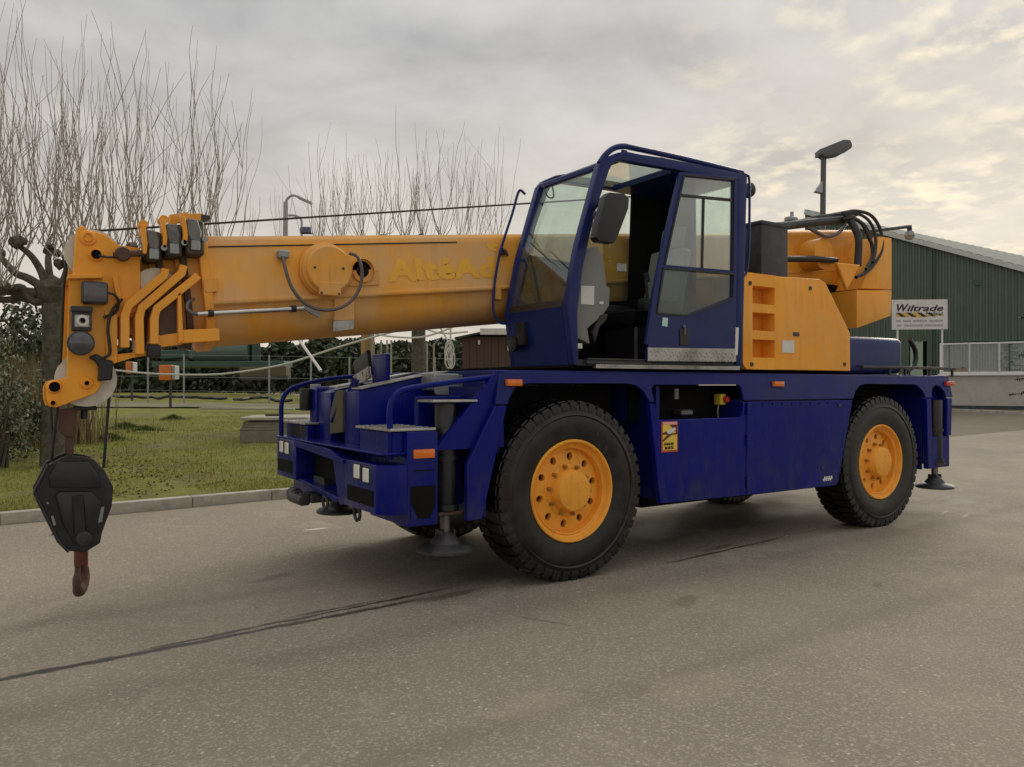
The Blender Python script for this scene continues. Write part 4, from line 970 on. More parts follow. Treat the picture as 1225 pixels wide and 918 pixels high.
g = pw['b1']; b = new(); front_strip(g, g + (pw['m'] - g) * .12, CN + .07, CF - .07, .03, b); cb('windscreen_seal', b, BLK)
b = new()
g0 = g + (pw['m'] - g) * .12; front_strip(g0 + Vector((.012, 0, 0)), pw['m'] + Vector((.012, 0, 0)), CN + .068, CF - .068, .008, b); front_strip(pw['m'] + Vector((.012, 0, 0)), pw['t'] + Vector((.012, 0, -.02)), CN + .068, CF - .068, .008, b)
bmesh.ops.remove_doubles(b, verts=b.verts, dist=.002); cb('windscreen', b, GLASS)
b = new(); bar(b, (pw['t'].x + .02, CN + .07, pw['t'].z - .01), (pw['t'].x + .02, CF - .07, pw['t'].z - .01), .05, .05, bev=.01); bar(b, (pw['r0'].x + .02, CN + .07, pw['r0'].z - .015), (pw['r0'].x + .02, CF - .07, pw['r0'].z - .015), .06, .05, bev=.01)
xm = 1.12; rs = (pw['r1'].z - pw['r0'].z) / (pw['r1'].x - pw['r0'].x)
zr = lambda x: pw['r0'].z + (x - pw['r0'].x) * rs
prism(b, [(xm, zr(xm) - .055), (1.98, zr(1.98) - .06), (1.98, zr(1.98) - .005), (xm, zr(xm) - .005)], CN + .07, CF - .07)
box(b, (1.93, CN + .07, 1.70), (1.98, CF - .07, 2.05)); box(b, (1.93, .62, 2.05), (1.98, CF - .07, zr(1.95) - .05)); box(b, (1.93, CN + .07, 2.05), (1.97, .14, zr(1.95) - .05))
cb('cab_shell', b, CABB)
b = new(); prism(b, [(pw['r0'].x + .04, zr(.5) - .03), (xm, zr(xm) - .03), (xm, zr(xm) - .022), (pw['r0'].x + .04, zr(.5) - .022)], CN + .07, CF - .07); cb('roof_glass', b, GLASS)
b = new(); box(b, (1.95, .14, 2.05), (1.956, .62, zr(1.95) - .06)); cb('rear_window', b, GLASS)
b = new(); prism(b, [(pw['b0'].x + .06, 1.70), (1.93, 1.70), (1.93, 2.36), (1.05, 2.28), (.86, 2.32), (.78, 2.60), (.14, 2.64), (.08, 2.2)], CF - .05, CF - .02); prism(b, [(1.33, 2.2), (1.93, 2.3), (1.93, zr(1.9) - .05), (1.38, zr(1.38) - .05)], CF - .055, CF - .025); cb('far_side_panel', b, DARK)
b = new(); prism(b, [(.14, 2.62), (.78, 2.59), (.86, 2.31), (1.34, 2.29), (1.38, zr(1.35) - .07), (.42, zr(.42) - .05), (.12, 2.5)], CF - .04, CF - .034); cb('far_side_window', b, GLASS)
# roof guard rails
for y in (CN + .03,):
    b = new(); f_ = lambda px, py: Vector((zz_(px, py).x, y, zz_(px, py).z))
    tube(b, [f_(719, 195), f_(726, 185), f_(736, 177), f_(748, 174.5), f_(762, 177), f_(820, 189.5), f_(890, 206.5)], .024, 10, smooth=6)
    for px, py in ((752, 180), (797, 189), (860, 202)): q = f_(px, py); bar(b, q + Vector((-.03, 0, 0)), q + Vector((-.03, 0, -.06)), .02, .05, up=(1, 0, 0))
    cb('roof_guard_rail', b, CABB)
b = new(); tube(b, [zz_(882, 207), zz_(893, 210), zz_(896.5, 220), zz_(896, 290), zz_(893, 325), zz_(886, 330)], .012, 8, smooth=5); cb('grab_rail', b, CABB)
b = new(); p = PY(896, 228, .25); lathe(b, [(0, .04), (.06, .03), (.075, 0), (.06, -.03), (0, -.04)], p, (1, 0, 0), 20); cb('rear_lamp', b, DGR)
b = new(); q = [PX(642, 226, pw['m'].x - .06), PX(633, 240, -.06), PX(618, 300, -.09), PX(607, 345, -.12), PX(605, 385, -.06)]
q = [Vector((pw['t'].x - .10, CF + .02, 3.18)), Vector((pw['t'].x - .16, CF + .03, 3.20)), Vector((.06, CF + .04, 3.0)), Vector((-.08, CF + .04, 2.6)), Vector((-.14, CF + .04, 2.2)), Vector((-.10, CF + .02, 2.05)), Vector((.0, CF, 2.03))]
tube(b, q, .012, 8, smooth=6); cb('grab_rail', b, CABB)
# door slid to the rear
YD = -.01
b = new()
for pg in ([(784, 375), (823, 378), (877, 359), (881.5, 359), (881, 433), (774.5, 433), (776, 412), (780, 385)],
           [(814, 206), (821, 207), (797, 318), (787, 376), (780, 385), (776, 412), (773, 412), (783, 345), (792, 300)],
           [(818, 206), (883, 213), (882, 218), (817, 211)], [(877, 214), (883, 213), (881.5, 361), (876, 361)], [(793, 316.5), (880, 324), (880, 329), (792, 321.5)], [(822, 376.5), (877, 355), (877, 361), (824, 381), (786, 379), (786, 374)]):
    prism(b, xz(pg, YD), YD + .0 + random.uniform(0, .002), YD + .035, bev=.003)
dr = cb('door', b, CABB)
b = new(); prism(b, xz([(816, 232), (880, 238), (880, 241), (815, 235)], YD), YD + .004, YD + .03); prism(b, xz([(842.5, 236), (844, 236), (842, 321), (840.5, 321)], YD), YD + .006, YD + .03); cb('window_divider', b, BLK)
b = new(); prism(b, xz([(819, 210), (878, 216), (877.5, 325), (795, 318)], YD), YD + .014, YD + .02); cb('door_window', b, DGLASS)
b = new(); prism(b, xz([(795, 320), (877, 327), (877, 357), (823, 377), (787, 375)], YD), YD + .015, YD + .021); cb('door_window', b, LGLASS)
b = new()
for p_, q_ in (((793.5, 321), (878, 328)), ((878, 328), (877, 357)), ((877, 357), (823, 377.5)), ((823, 377.5), (786, 375)), ((786, 375), (793.5, 321)), ((819, 209.5), (879, 215.5)), ((879, 215.5), (877.5, 324)), ((818, 210), (795, 317))): bar(b, PY(*p_, YD - .001), PY(*q_, YD - .001), .012, .014)
cb('window_gasket', b, BLK)
b = new(); prism(b, xz([(775, 416), (880.5, 417.5), (880.5, 433), (775, 432)], YD - .004), YD - .006, YD); 
a = PY(776, 432, YD)
for i in range(25):
    for j in range(3):
        c = Vector((a.x + .012 + i * .041 + (j % 2) * .02, YD - .006, a.z + .016 + j * .034)); d0 = .012 if (i + j) % 2 else -.012; bar(b, c, c + Vector((.016, 0, d0)), .008, .006)
cb('chequer_plate', b, ALU)
b = new(); prism(b, xz([(813, 393), (825, 394), (825, 414), (813, 413)], YD - .003), YD - .008, YD + .0, bev=.003); cb('door_lock', b, BLK)
b = new(); p = PY(819, 391, YD - .01); bar(b, p, p + Vector((0, 0, -.07)), .012, .012, up=(1, 0, 0)); cyl(b, p + Vector((0, .0, 0)), p + Vector((0, .012, 0)), .016, n=12); cb('door_handle', b, STEEL)
b = new(); prism(b, xz([(793, 380), (799, 380.5), (798.5, 391), (792, 390)], YD - .002), YD - .003, YD); cb('door_sticker', b, SKYP)
b = new(); prism(b, xz([(880, 392), (883.5, 392), (882, 425), (879, 425)], YD - .003), YD - .007, YD - .0); cb('white_strip', b, WHITE)
# mirror
b = new(); prism(b, xz([(720, 236), (725, 231.5), (742, 233), (748, 239), (747, 251), (733, 288), (729, 292.5), (712, 290), (708, 285), (711, 268), (717, 248)], -.12), -.17, -.09, bev=.012, seg=2); cb('mirror', b, BLK)
b = new(); tube(b, [PY(712, 250, .03), PY(716, 243, -.04), PY(719, 240, -.07), PY(716, 262, -.08), PY(713, 262, -.10)], .010, 8, smooth=4); p = PY(714, 258, -.08); box(b, (p.x - .03, -.1, p.z - .03), (p.x + .05, -.06, p.z + .03), .01); cb('mirror_arm', b, BLK)
# wipers, antenna, front lamps
fy = lambda px, py: PX(px, py, -.01 + .0)
b = new(); tube(b, [PX(625, 297, .05), PX(633, 320, .02), PX(643, 362, -.04)], .008, 6); tube(b, [PX(634, 290, .06), PX(655, 310, .05), PX(676, 325, .03)], .006, 6); tube(b, [PX(650, 222, .26), PX(655, 235, .24), PX(662, 236, .24), PX(661, 224, .27)], .006, 6, smooth=4); cb('wiper', b, BLK)
b = new(); q = PX(627, 400, -.02); box(b, (-.08, q.y - .06, q.z - .10), (.0, q.y + .03, q.z + .10), .02, 2); q2 = PX(617, 412, -.05); lathe(b, [(0, -.03), (.06, -.02), (.065, .03), (0, .04)], (-.06, q2.y, q2.z), (-1, 0, 0), 18); cb('front_lamp', b, BLK)
b = new(); q = PX(622, 381, -.01); box(b, (-.035, q.y - .05, q.z - .05), (-.02, q.y + .05, q.z + .06), .004); cb('front_sticker', b, GRY)
# interior
b = new(); prism(b, xz([(702, 297), (715, 294), (722, 311), (726, 342), (730, 345), (729, 366), (721, 378), (703, 393), (706, 412), (690, 404), (691, 370), (696, 330)], .14), .14, .30, bev=.012, seg=2); cb('console', b, GRY)
b = new(); prism(b, xz([(695.5, 342), (711, 342.5), (710.5, 365), (695, 364)], .135), .134, .14); prism(b, xz([(717, 361), (722, 361), (722, 364), (717, 364)], .135), .133, .14); p = PY(693, 414, .12); box(b, (p.x - .03, .12, p.z - .02), (p.x + .03, .14, p.z + .02)); cb('console_label', b, WHITE)
b = new(); prism(b, xz([(702, 398), (712, 377), (722, 376), (720, 384), (712, 392), (706, 412)], .2), .133, .2, bev=.01); cb('console_handle', b, BLK)
sx_ = 1.15
b = new(); box(b, (sx_ - .30, .28, 2.02), (sx_ + .28, .74, 2.16), .05, 3); seat = cb('seat', b, DARK)
b = new(); M = Matrix.Translation((sx_ + .25, .51, 2.14)) @ Matrix.Rotation(R(12), 4, 'Y'); box(b, (-.06, -.22, 0), (.07, .22, .62), .05, 3, M); box(b, (-.04, -.13, .64), (.05, .13, .84), .04, 3, M); cb('seat_back', b, GRY)
b = new(); box(b, (sx_ - .25, .3, 1.7), (sx_ + .25, .72, 2.02), .02); box(b, (sx_ - .28, .16, 2.12), (sx_ + .15, .26, 2.24), .03, 2); box(b, (sx_ - .28, .76, 2.12), (sx_ + .15, .86, 2.24), .03, 2); cyl(b, (sx_ - .2, .21, 2.24), (sx_ - .22, .21, 2.40), .014); cyl(b, (sx_ - .2, .21, 2.38), (sx_ - .22, .21, 2.46), .025); cb('seat_base', b, BLK)
b = new(); tube(b, [(.42 + .06 * math.cos(a_ * .4189), .52 + .17 * math.cos(a_ * .4189), 2.38 + .17 * math.sin(a_ * .4189)) for a_ in range(16)], .014, 8); bar(b, (.42, .35, 2.38), (.48, .69, 2.38), .02, .03); tube(b, [(.2, .52, 1.7), (.44, .52, 2.38)], .03, 8); cb('steering_wheel', b, BLK)
b = new(); prism(b, [(.06, 1.70), (.30, 1.70), (.36, 2.05), (.30, 2.22), (.05, 2.15)], .33, .80, bev=.02, seg=2); cb('dashboard', b, BLK)
b = new(); p = PY(742, 321, .8); box(b, (p.x - .04, .78, p.z - .03), (p.x + .06, .80, p.z + .04)); cb('interior_sign', b, WHITE)
b = new(); a, c = PY(700, 436, .05), PY(776, 431, .05); box(b, (a.x, .02, 1.665), (c.x, .06, 1.70), .006); box(b, (a.x, .01, 1.70), (c.x, .03, 1.712), .002); cb('door_sill', b, DGR)

# ================================================================== HOOK BLOCK
p = PY(90, 600, 1.1)
hook = thing('hook_block', 'black steel hook block hanging from the boom head on wire ropes', 'hook block', (p.x, 1.15, .1))
outl = [(82, 545), (100, 547), (113, 550), (125, 562), (135.5, 583), (134, 605), (122, 638), (120, 650), (102, 661), (82, 659.5), (70, 647), (46, 598), (41, 589), (58, 556), (73, 548)]
def hp(name, bm, mat): return obj(name, bm, mat, hook)
core = [(78, 548), (112, 551), (124, 566), (131, 590), (120, 636), (100, 655), (84, 655), (62, 610), (52, 590), (64, 556)]
b = new(); prism(b, xz(outl, 1.02), 1.02, 1.045, bev=.006); hp('side_plate', b, BLKM)
b = new(); prism(b, xz(outl, 1.02), 1.28, 1.305, bev=.006); hp('side_plate', b, BLKM)
b = new(); prism(b, xz([(66, 593), (72, 588), (110, 588), (122, 600), (116, 632), (104, 652), (90, 652), (76, 628)], 1.0), .985, 1.02, bev=.012, seg=2); prism(b, xz([(70, 552), (106, 552), (118, 568), (122, 584), (60, 584), (58, 570)], 1.0), .995, 1.02, bev=.012, seg=2); prism(b, xz([(86, 592), (100, 592), (104, 640), (88, 640)], .985), .968, .99, bev=.008); hp('cheek_weight', b, BLKM)
cx_ = PY(92, 592, 1.16)
for y0 in (1.055, 1.13, 1.205):
    b = new(); lathe(b, [(.03, 0), (.17, 0), (.185, 0), (.16, .03), (.185, .06), (.17, .06), (.03, .06)], (cx_.x - .02, y0, cx_.z), (0, 1, 0), 40, close=True); hp('sheave', b, BLKM)
b = new(); p = PY(100, 644, .975); cyl(b, (p.x, .95, p.z), (p.x, 1.0, p.z), .045, n=20, bev=.006); cyl(b, (p.x, .94, p.z), (p.x, .95, p.z), .022, n=10); p = PY(92, 592, .97); hp('trunnion_pin', b, DGR)
b = new()
for q in ([(61, 618), (64, 617), (67, 628), (64, 629)], [(118, 608), (125, 606), (122, 624), (117, 626)]): prism(b, xz(q, 1.01), 1.008, 1.02)
for px, py in ((57, 602), (67, 560), (110, 560), (74, 612), (62, 640)): p = PY(px, py, 1.01); cyl(b, (p.x, 1.005, p.z), (p.x, 1.02, p.z), .007, n=8)
hp('scuffed_patch', b, GALV)
b = new(); tube(b, [PY(41, 589, .99), PY(46, 600, .99), PY(70, 648, .99), PY(82, 660, .99)], .010, 8); tube(b, [PY(58, 556, .99), PY(41, 589, .99)], .010, 8); hp('edge_guard', b, BLKM)
p = PY(97, 664, 1.15); b = new(); cyl(b, (p.x, 1.15, p.z + .08), (p.x, 1.15, p.z - .07), .042, n=20, bev=.006); hp('hook_shank', b, REDP)
b = new(); hc = Vector((p.x - .01, 1.15, p.z - .145)); q = []; rr_ = []
for k in range(15):
    a_ = R(78 - k * 20.5); q.append(hc + Vector((.30 * math.cos(a_) * .075, math.cos(a_) * .085, math.sin(a_) * .085)))
bb = new(); pts = [p + Vector((0, 0, -.05))] + q; m = len(pts)
radii = [.034] + [.03 + .026 * math.sin(math.pi * min(1, (k + 1) / 12)) for k in range(15)]; radii[-1] = .018; radii[-2] = .028
prev = None
for i, c in enumerate(pts):
    t_ = (pts[min(i + 1, m - 1)] - pts[max(i - 1, 0)]).normalized(); u = Vector((1, 0, 0)); u = (u - t_ * u.dot(t_)).normalized(); v = t_.cross(u)
    ring = [bb.verts.new(c + (u * math.cos(2 * math.pi * k / 12) * .85 + v * math.sin(2 * math.pi * k / 12)) * radii[i]) for k in range(12)]
    if prev: [bb.faces.new((prev[k], prev[(k + 1) % 12], ring[(k + 1) % 12], ring[k])) for k in range(12)]
    else: bb.faces.new(ring[::-1])
    prev = ring
bb.faces.new(prev); bmesh.ops.recalc_face_normals(bb, faces=bb.faces); hp('hook', bb, RUST)
b = new(); bar(b, p + Vector((-.01, -.03, -.06)), p + Vector((-.01, -.075, -.16)), .03, .008, up=(1, 0, 0)); hp('safety_latch', b, REDP)

# ================================================================== BACKGROUND
rt = random.Random(11)
def wobble(p0, p1, n, amp, r):
    out_ = []
    for i in range(n + 1):
        t = i / n; q = p0.lerp(p1, t); k = math.sin(math.pi * t) if i < n else 0
        out_.append(q + Vector((r.uniform(-amp, amp), r.uniform(-amp, amp), r.uniform(-amp, amp) * .4)) * (1 if 0 < i < n else 0))
    return out_
def pollard(px, depth, crown_py, trunk_r, heads, label, nshoot, spread, dead=0):
    "trained pollard tree: trunk, gnarled arms with knuckles, long upright shoots"
    base = G(px, depth); r = random.Random(int(px * 7 + depth)); ht = (CY - crown_py) / F * depth + 1.5
    tr = thing('pollard_tree', label, 'tree', base, 'pollarded trees behind the crane')
    top = Vector((base.x, base.y, ht)); b = new()
    tube(b, [base + Vector((0, 0, -.2)), base + Vector((.01, 0, .4)), base.lerp(top, .6) + Vector((.03, .02, 0)), top], trunk_r * 1.12, 12, trunk_r * .95, smooth=4)
    lathe(b, [(0, .22), (trunk_r * 1.0, .12), (trunk_r * 1.5, 0), (trunk_r * 1.3, -.15), (trunk_r * .9, -.25)], top, (0, 0, 1), 12)
    obj('trunk', b, BARK, tr)
    shoots = new(); leaves = []
    for (dpx, dpy, dd) in heads:
        k = PD(px + dpx, crown_py + dpy, depth + dd); mid = top.lerp(k, .5) + Vector((r.uniform(-.1, .1), r.uniform(-.1, .1), r.uniform(-.16, .02)))
        b = new(); L = (k - top).length
        tube(b, [top + Vector((0, 0, -.1)), top.lerp(mid, .6) + Vector((0, 0, r.uniform(-.22, .02))), mid, mid.lerp(k, .6) + Vector((r.uniform(-.06, .06), 0, r.uniform(-.05, .06))), k], trunk_r * .44, 9, trunk_r * .24, smooth=4)
        for _ in range(5):
            c = k + Vector((r.gauss(0, .07), r.gauss(0, .07), r.gauss(.02, .05))); s = r.uniform(.04, .085)
            bm2 = new(); bmesh.ops.create_icosphere(bm2, subdivisions=2, radius=s)
            for v in bm2.verts: v.co = c + v.co * (1 + .35 * mnoise.noise(v.co * 18 + c * 3))
            merge(b, bm2)
        obj('limb', b, BARK, tr)
        for _ in range(nshoot):
            l = r.choice((r.uniform(.3, .75), r.uniform(.5, 1.0))) * spread; a = r.uniform(0, 6.283); tilt = abs(r.gauss(0, .17)); out_dir = Vector((math.cos(a) * math.sin(tilt), math.sin(a) * math.sin(tilt), math.cos(tilt)))
            s0 = k + Vector((r.gauss(0, .09), r.gauss(0, .09), r.uniform(0, .08)))
            bow = Vector((math.cos(a), math.sin(a), 0)) * r.uniform(.04, .26) * l; kx = r.uniform(2.2, 5.0); ph = r.uniform(0, 6.28); wv = r.uniform(.006, .018) * l
            pts = []; jx = Vector((0, 0, 0)); nseg = 9
            for i in range(nseg + 1):
                t = i / nseg; jx = jx + Vector((r.gauss(0, .014), r.gauss(0, .014), 0)) * l / 2.5
                pts.append(s0 + Vector((out_dir.x * .45, out_dir.y * .45, 1)) * l * t + bow * (1 - math.exp(-kx * t)) + Vector((math.sin(ph + t * 11) * wv, math.cos(ph + t * 9) * wv, 0)) + jx)
            tube(shoots, pts, r.uniform(.0065, .012) * (depth / 13) ** .3, 4, .0026 * (depth / 13) ** .7, caps=False)
            for _k in range(r.choice((0, 0, 1, 2, 3))):
                i = r.randint(2, 6); q0 = pts[i]; dr_ = Vector((r.gauss(0, .4), r.gauss(0, .4), 1)).normalized(); sl = l * r.uniform(.15, .45)
                tube(shoots, [q0, q0 + dr_ * sl * .5 + Vector((r.gauss(0, .03), r.gauss(0, .03), 0)), q0 + dr_ * sl + Vector((0, 0, .03))], .006, 3, .0025, caps=False)
    obj('shoots', shoots, TWIG, tr, kind='stuff')
    return tr
pollard(63, 12.5, 345, .17, [(-118, -18, -.5), (-42, -52, -.3), (-85, 10, .5), (-2, -45, .6), (15, -30, -.2), (62, -40, .4), (120, -30, 0), (165, -28, .6), (195, -20, .2), (90, -35, 1.2), (-70, -45, .8), (-100, 5, .2), (-60, 0, -.4), (30, -48, .9), (-130, -10, .6)],
        'thick pollarded tree with gnarled arms and long bare shoots behind the hook block', 17, 3.9)
pollard(500, 24, 310, .21, [(-118, -4, 0), (-92, -14, .8), (-66, -18, .3), (-40, -22, -.5), (-16, -24, .4), (6, -25, .5), (28, -22, 0), (50, -20, .5), (70, -16, .3), (92, -10, .7)], 'pollarded tree with bare upright shoots behind the middle of the boom', 10, 3.7)
pollard(440, 30, 300, .18, [(-62, -5, .4), (-38, -10, 0), (-12, -14, .5), (15, -15, .2), (45, -12, 0), (70, -8, .3)], 'farther pollarded tree left of the middle one, seen above the boom', 6, 3.8)
pollard(300, 63, 300, .22, [(-50, 0, 0), (0, -12, .5), (35, -5, 0)], 'small distant pollarded tree beside the curved street lamp', 9, 5.2)

def leaf_cloud(name, c, rad, N, size, mat, parent, seed=1, flat=1.0, hollow=.3):
    rng = np.random.default_rng(seed); V = np.zeros((N, 4, 3)); n = 0
    cl = rng.normal(0, 1, (40, 3)); cl /= np.linalg.norm(cl, axis=1)[:, None]; cl *= rng.uniform(hollow, 1, (40, 1))
    k = rng.integers(0, 40, N); P = cl[k] + rng.normal(0, .17, (N, 3)); P[:, 2] *= flat
    P = P * np.array(rad) + np.array(c)
    P[:, 2] = np.maximum(P[:, 2], c[2] - rad[2] * .98)
    a = rng.normal(0, 1, (N, 3)); a /= np.linalg.norm(a, axis=1)[:, None]; bb_ = np.cross(a, rng.normal(0, 1, (N, 3))); bb_ /= np.linalg.norm(bb_, axis=1)[:, None]
    s = rng.uniform(.5, 1.2, (N, 1)) * size
    V[:, 0] = P - a * s; V[:, 1] = P + bb_ * s * .45; V[:, 2] = P + a * s; V[:, 3] = P - bb_ * s * .45
    me = bpy.data.meshes.new(name); me.from_pydata(V.reshape(-1, 3).tolist(), [], np.arange(N * 4).reshape(-1, 4).tolist())
    return obj(name, me, mat, parent, smooth=0)
def shrub(name, label, cat, px, depth, py_top, wpx, N, size, mat, seed, flat=1.0, group=None):
    g = G(px, depth); h = (CY - py_top) / F * depth + 1.5 - g.z; r_ = wpx / 2 / F * depth
    t = thing(name, label, cat, g, group)
    leaf_cloud('foliage', (g.x, g.y, g.z + h * .5), (r_, r_, h * .5), N, size, mat, t, seed, flat)
    b = new(); rs_ = random.Random(seed)
    for i in range(6): tube(b, [g + Vector((rs_.gauss(0, .05), rs_.gauss(0, .05), -.05)), g + Vector((rs_.gauss(0, r_ * .4), rs_.gauss(0, r_ * .4), h * .75))], .03, 5, .01)
    obj('stem', b, BARK, t); return t
shrub('variegated_shrub', 'low shrub with pale speckled leaves at the left edge of the lawn', 'shrub', 2, 12.2, 400, 90, 3000, .045, PALEF, 5)
shrub('evergreen_shrub', 'dark evergreen bush rising behind the dry reeds at the far left', 'shrub', 18, 20, 352, 140, 5000, .10, EVER, 6)
shrub('evergreen_shrub', 'dark low bush at the foot of the pale speckled shrub', 'shrub', -5, 13.2, 455, 110, 2500, .06, EVER, 16)
# dry reeds
g = G(38, 16); q = []
for i in range(2600):
    p = g + Vector((rt.gauss(0, .5), rt.gauss(0, .4), 0)); q.append((p.x, p.y, lawn_z(p)))
rd = blades('dry_reeds', len(q), REED, q, .7, 2.0, .02, .28); del rd['kind']; tag(rd, 'clump of dry straw-coloured reeds beside the thick left tree trunk', 'reeds')

# hedge band and wood far behind
def hedge(name, label, px0, px1, depth, py_top, N, size, mat, seed, cat='hedge'):
    a, c = G(px0, depth), G(px1, depth); h = (CY - py_top) / F * depth + 1.5 - a.z; L = (c - a).length
    t = thing(name, label, cat, (a + c) / 2); rng = np.random.default_rng(seed)
    d = (c - a).normalized(); nn = Vector((-d.y, d.x, 0))
    u = rng.uniform(0, L, N); cl = np.array([mnoise.noise(Vector((x * .45, seed, 0))) for x in u]); z = rng.uniform(0, 1, N) ** .8 * h * (.85 + .3 * cl); y = rng.normal(0, .7, N)
    P = np.array(a) + np.outer(u, np.array(d)) + np.outer(y, np.array(nn)); P[:, 2] += z
    A = rng.normal(0, 1, (N, 3)); A /= np.linalg.norm(A, axis=1)[:, None]; Bq = np.cross(A, rng.normal(0, 1, (N, 3))); Bq /= np.linalg.norm(Bq, axis=1)[:, None]; s = rng.uniform(.5, 1.3, (N, 1)) * size
    V = np.stack([P - A * s, P + Bq * s * .5, P + A * s, P - Bq * s * .5], 1)
    me = bpy.data.meshes.new(name); me.from_pydata(V.reshape(-1, 3).tolist(), [], np.arange(N * 4).reshape(-1, 4).tolist()); obj('foliage', me, mat, t, smooth=0)
    b = new()
    for i in range(int(L / 1.2)): p = a + d * (i * 1.2 + .4); tube(b, [Vector((p.x, p.y, lawn_z(p) - .1)), Vector((p.x + .1, p.y, lawn_z(p) + h * .7))], .05, 5, .02)
    obj('stem', b, BARK, t)
hedge('hedge', 'dark green hedge running behind the fenced machine yard', -60, 640, 58, 398, 60000, .24, EVER, 3)
hedge('hedge', 'nearer dark hedge behind the wooden hut and the white rope', 395, 720, 42, 402, 26000, .18, EVER, 4)

# fence: posts and wires
fn = thing('wire_fence', 'thin post and wire fence along the far edge of the lawn', 'fence', G(218, 34))
fpx = [(60, 34), (132, 34), (177, 34), (220, 34), (322, 34), (372, 34), (418, 34), (456, 34), (520, 34), (590, 34)]
for px, D in fpx:
    g = G(px, D); b = new(); tube(b, [g + Vector((0, 0, -.1)), g + Vector((0, 0, 2.15))], .04, 6); obj('post', b, GALV, fn)
for hgt in (.55, 1.15, 2.1):
    b = new(); tube(b, [G(px, D) + Vector((0, 0, hgt)) for px, D in fpx], .006, 4); obj('wire', b, GALV, fn)
# pale picket stakes and the white rope
for px, wh_ in ((456, 'leftmost of three stakes left of the middle tree trunk'), (463, 'middle one of three stakes left of the middle tree trunk'), (468, 'nearest the middle tree trunk of the three stakes on its left'), (511, 'first stake right of the middle tree trunk'), (519, 'second stake right of the middle tree trunk')):
    g = G(px, 27); top = PD(px, 407 if px < 480 else 411, 27); b = new(); tube(b, [g, top], .03, 6); tag(obj('garden_stake', b, BOARDT), 'slim pale stake, ' + wh_, 'stake', 'pale stakes behind the deck')
b = new(); tube(b, [PD(128, 442, 26), PD(180, 447, 26), PD(240, 448.5, 26), PD(280, 446, 26), PD(340, 436, 25.5), PD(400, 417, 25), PD(446, 403.5, 24.6), PD(493, 391, 24.2)], .035, 6, smooth=6); tag(obj('white_rope', b, WROPE), 'long white rope sagging across the lawn toward the middle tree', 'rope')
b = new(); tube(b, [PD(449, 400, 23.8), PD(470, 403, 23.8), PD(500, 404, 23.6), PD(525, 398, 23.5), PD(545, 390, 23.5)], .03, 6, smooth=6); tube(b, [PD(506, 393, 23.7), PD(530, 399, 23.5), PD(560, 397, 23.5)], .03, 6, smooth=5); tag(obj('white_rope', b, WROPE), 'slack white rope looped round the middle tree trunk near the brown hut', 'rope')
b = new(); tube(b, [PD(525, 389, 23.5), PD(538, 412, 23.4), PD(538, 420, 23.4)], .028, 6)
for k in range(6):
    c = PD(537 + rt.uniform(-3, 3), 425 + rt.uniform(-8, 6), 23.3); tube(b, [c + Vector((math.cos(a_ * .5236) * .12, rt.uniform(-.02, .02), math.sin(a_ * .5236) * .30)) for a_ in range(13)], .016, 5)
gg = G(539, 23.4); tube(b, [Vector((gg.x, gg.y, gg.z)), PD(539, 389, 23.4)], .03, 6); tag(obj('rope_coil', b, WROPE), 'white rope hanging coiled on a thin pole left of the brown hut', 'rope')
# orange boxes
for px, w_, y0, y1, D, lab in ((202, 19, 437, 455, 30, 'larger orange box on a post, right of the smaller one, beyond the lawn'), (157, 9, 433, 447, 36, 'smaller orange box on a post near the boom head, beyond the lawn')):
    a, c = PD(px - w_ / 2, y1, D), PD(px + w_ / 2, y0, D); g = G(px, D); t = thing('utility_box', lab, 'utility box', g, 'orange utility boxes')
    b = new(); M = frame_M(a, RT, (0, 0, 1)); wd, hh = (c - a).dot(RT), c.z - a.z; box(b, (0, 0, -.25), (wd * .8, hh, .2), .04, 2, M); obj('cabinet', b, ORB, t)
    b = new(); box(b, (wd * .8, .02, -.24), (wd, hh - .02, .18), .02, 1, M); obj('back_cover', b, GALV, t)
    b = new(); tube(b, [Vector((a.x, a.y, g.z - .1)) + RT * wd * .6, a + RT * wd * .6], .05, 8); obj('post', b, DGR, t)
# dirt path, white plank, black cable
b = new()
for k in range(24):
    px0 = -40 + k * 26; p = [G(px0, 29 + .1 * k), G(px0 + 26, 29 + .1 * (k + 1)), G(px0 + 26, 32.5 + .1 * (k + 1)), G(px0, 32.5 + .1 * k)]
    f = [b.verts.new(q + Vector((0, 0, .05))) for q in p]; b.faces.new(f)
bmesh.ops.remove_doubles(b, verts=b.verts, dist=.01); struct(obj('gravel_path', b, MUD, smooth=180))
b = new(); a, c = G(240, 28), G(352, 28); bar(b, a + Vector((0, 0, .14)), c + Vector((0, 0, .14)), .25, .07, bev=.01); tag(obj('white_plank', b, BOARDT), 'long pale plank lying on the lawn behind the board stack', 'plank')
b = new(); q = [G(136 + i * 9, 37 + rt.uniform(-.6, .6)) + Vector((0, 0, .08 + rt.uniform(0, .10))) for i in range(16)]; tube(b, q, .07, 6, smooth=3); tag(obj('black_pipe', b, HOSE), 'black pipe lying across the grass below the orange boxes', 'pipe')
b = new(); q = [G(280 + i * 10, 36 + rt.uniform(-.6, .6)) + Vector((0, 0, .1 + rt.uniform(0, .14))) for i in range(8)]; tube(b, q, .07, 6, smooth=3); tag(obj('black_pipe', b, HOSE), 'short black pipe lying on the grass above the board stack', 'pipe')
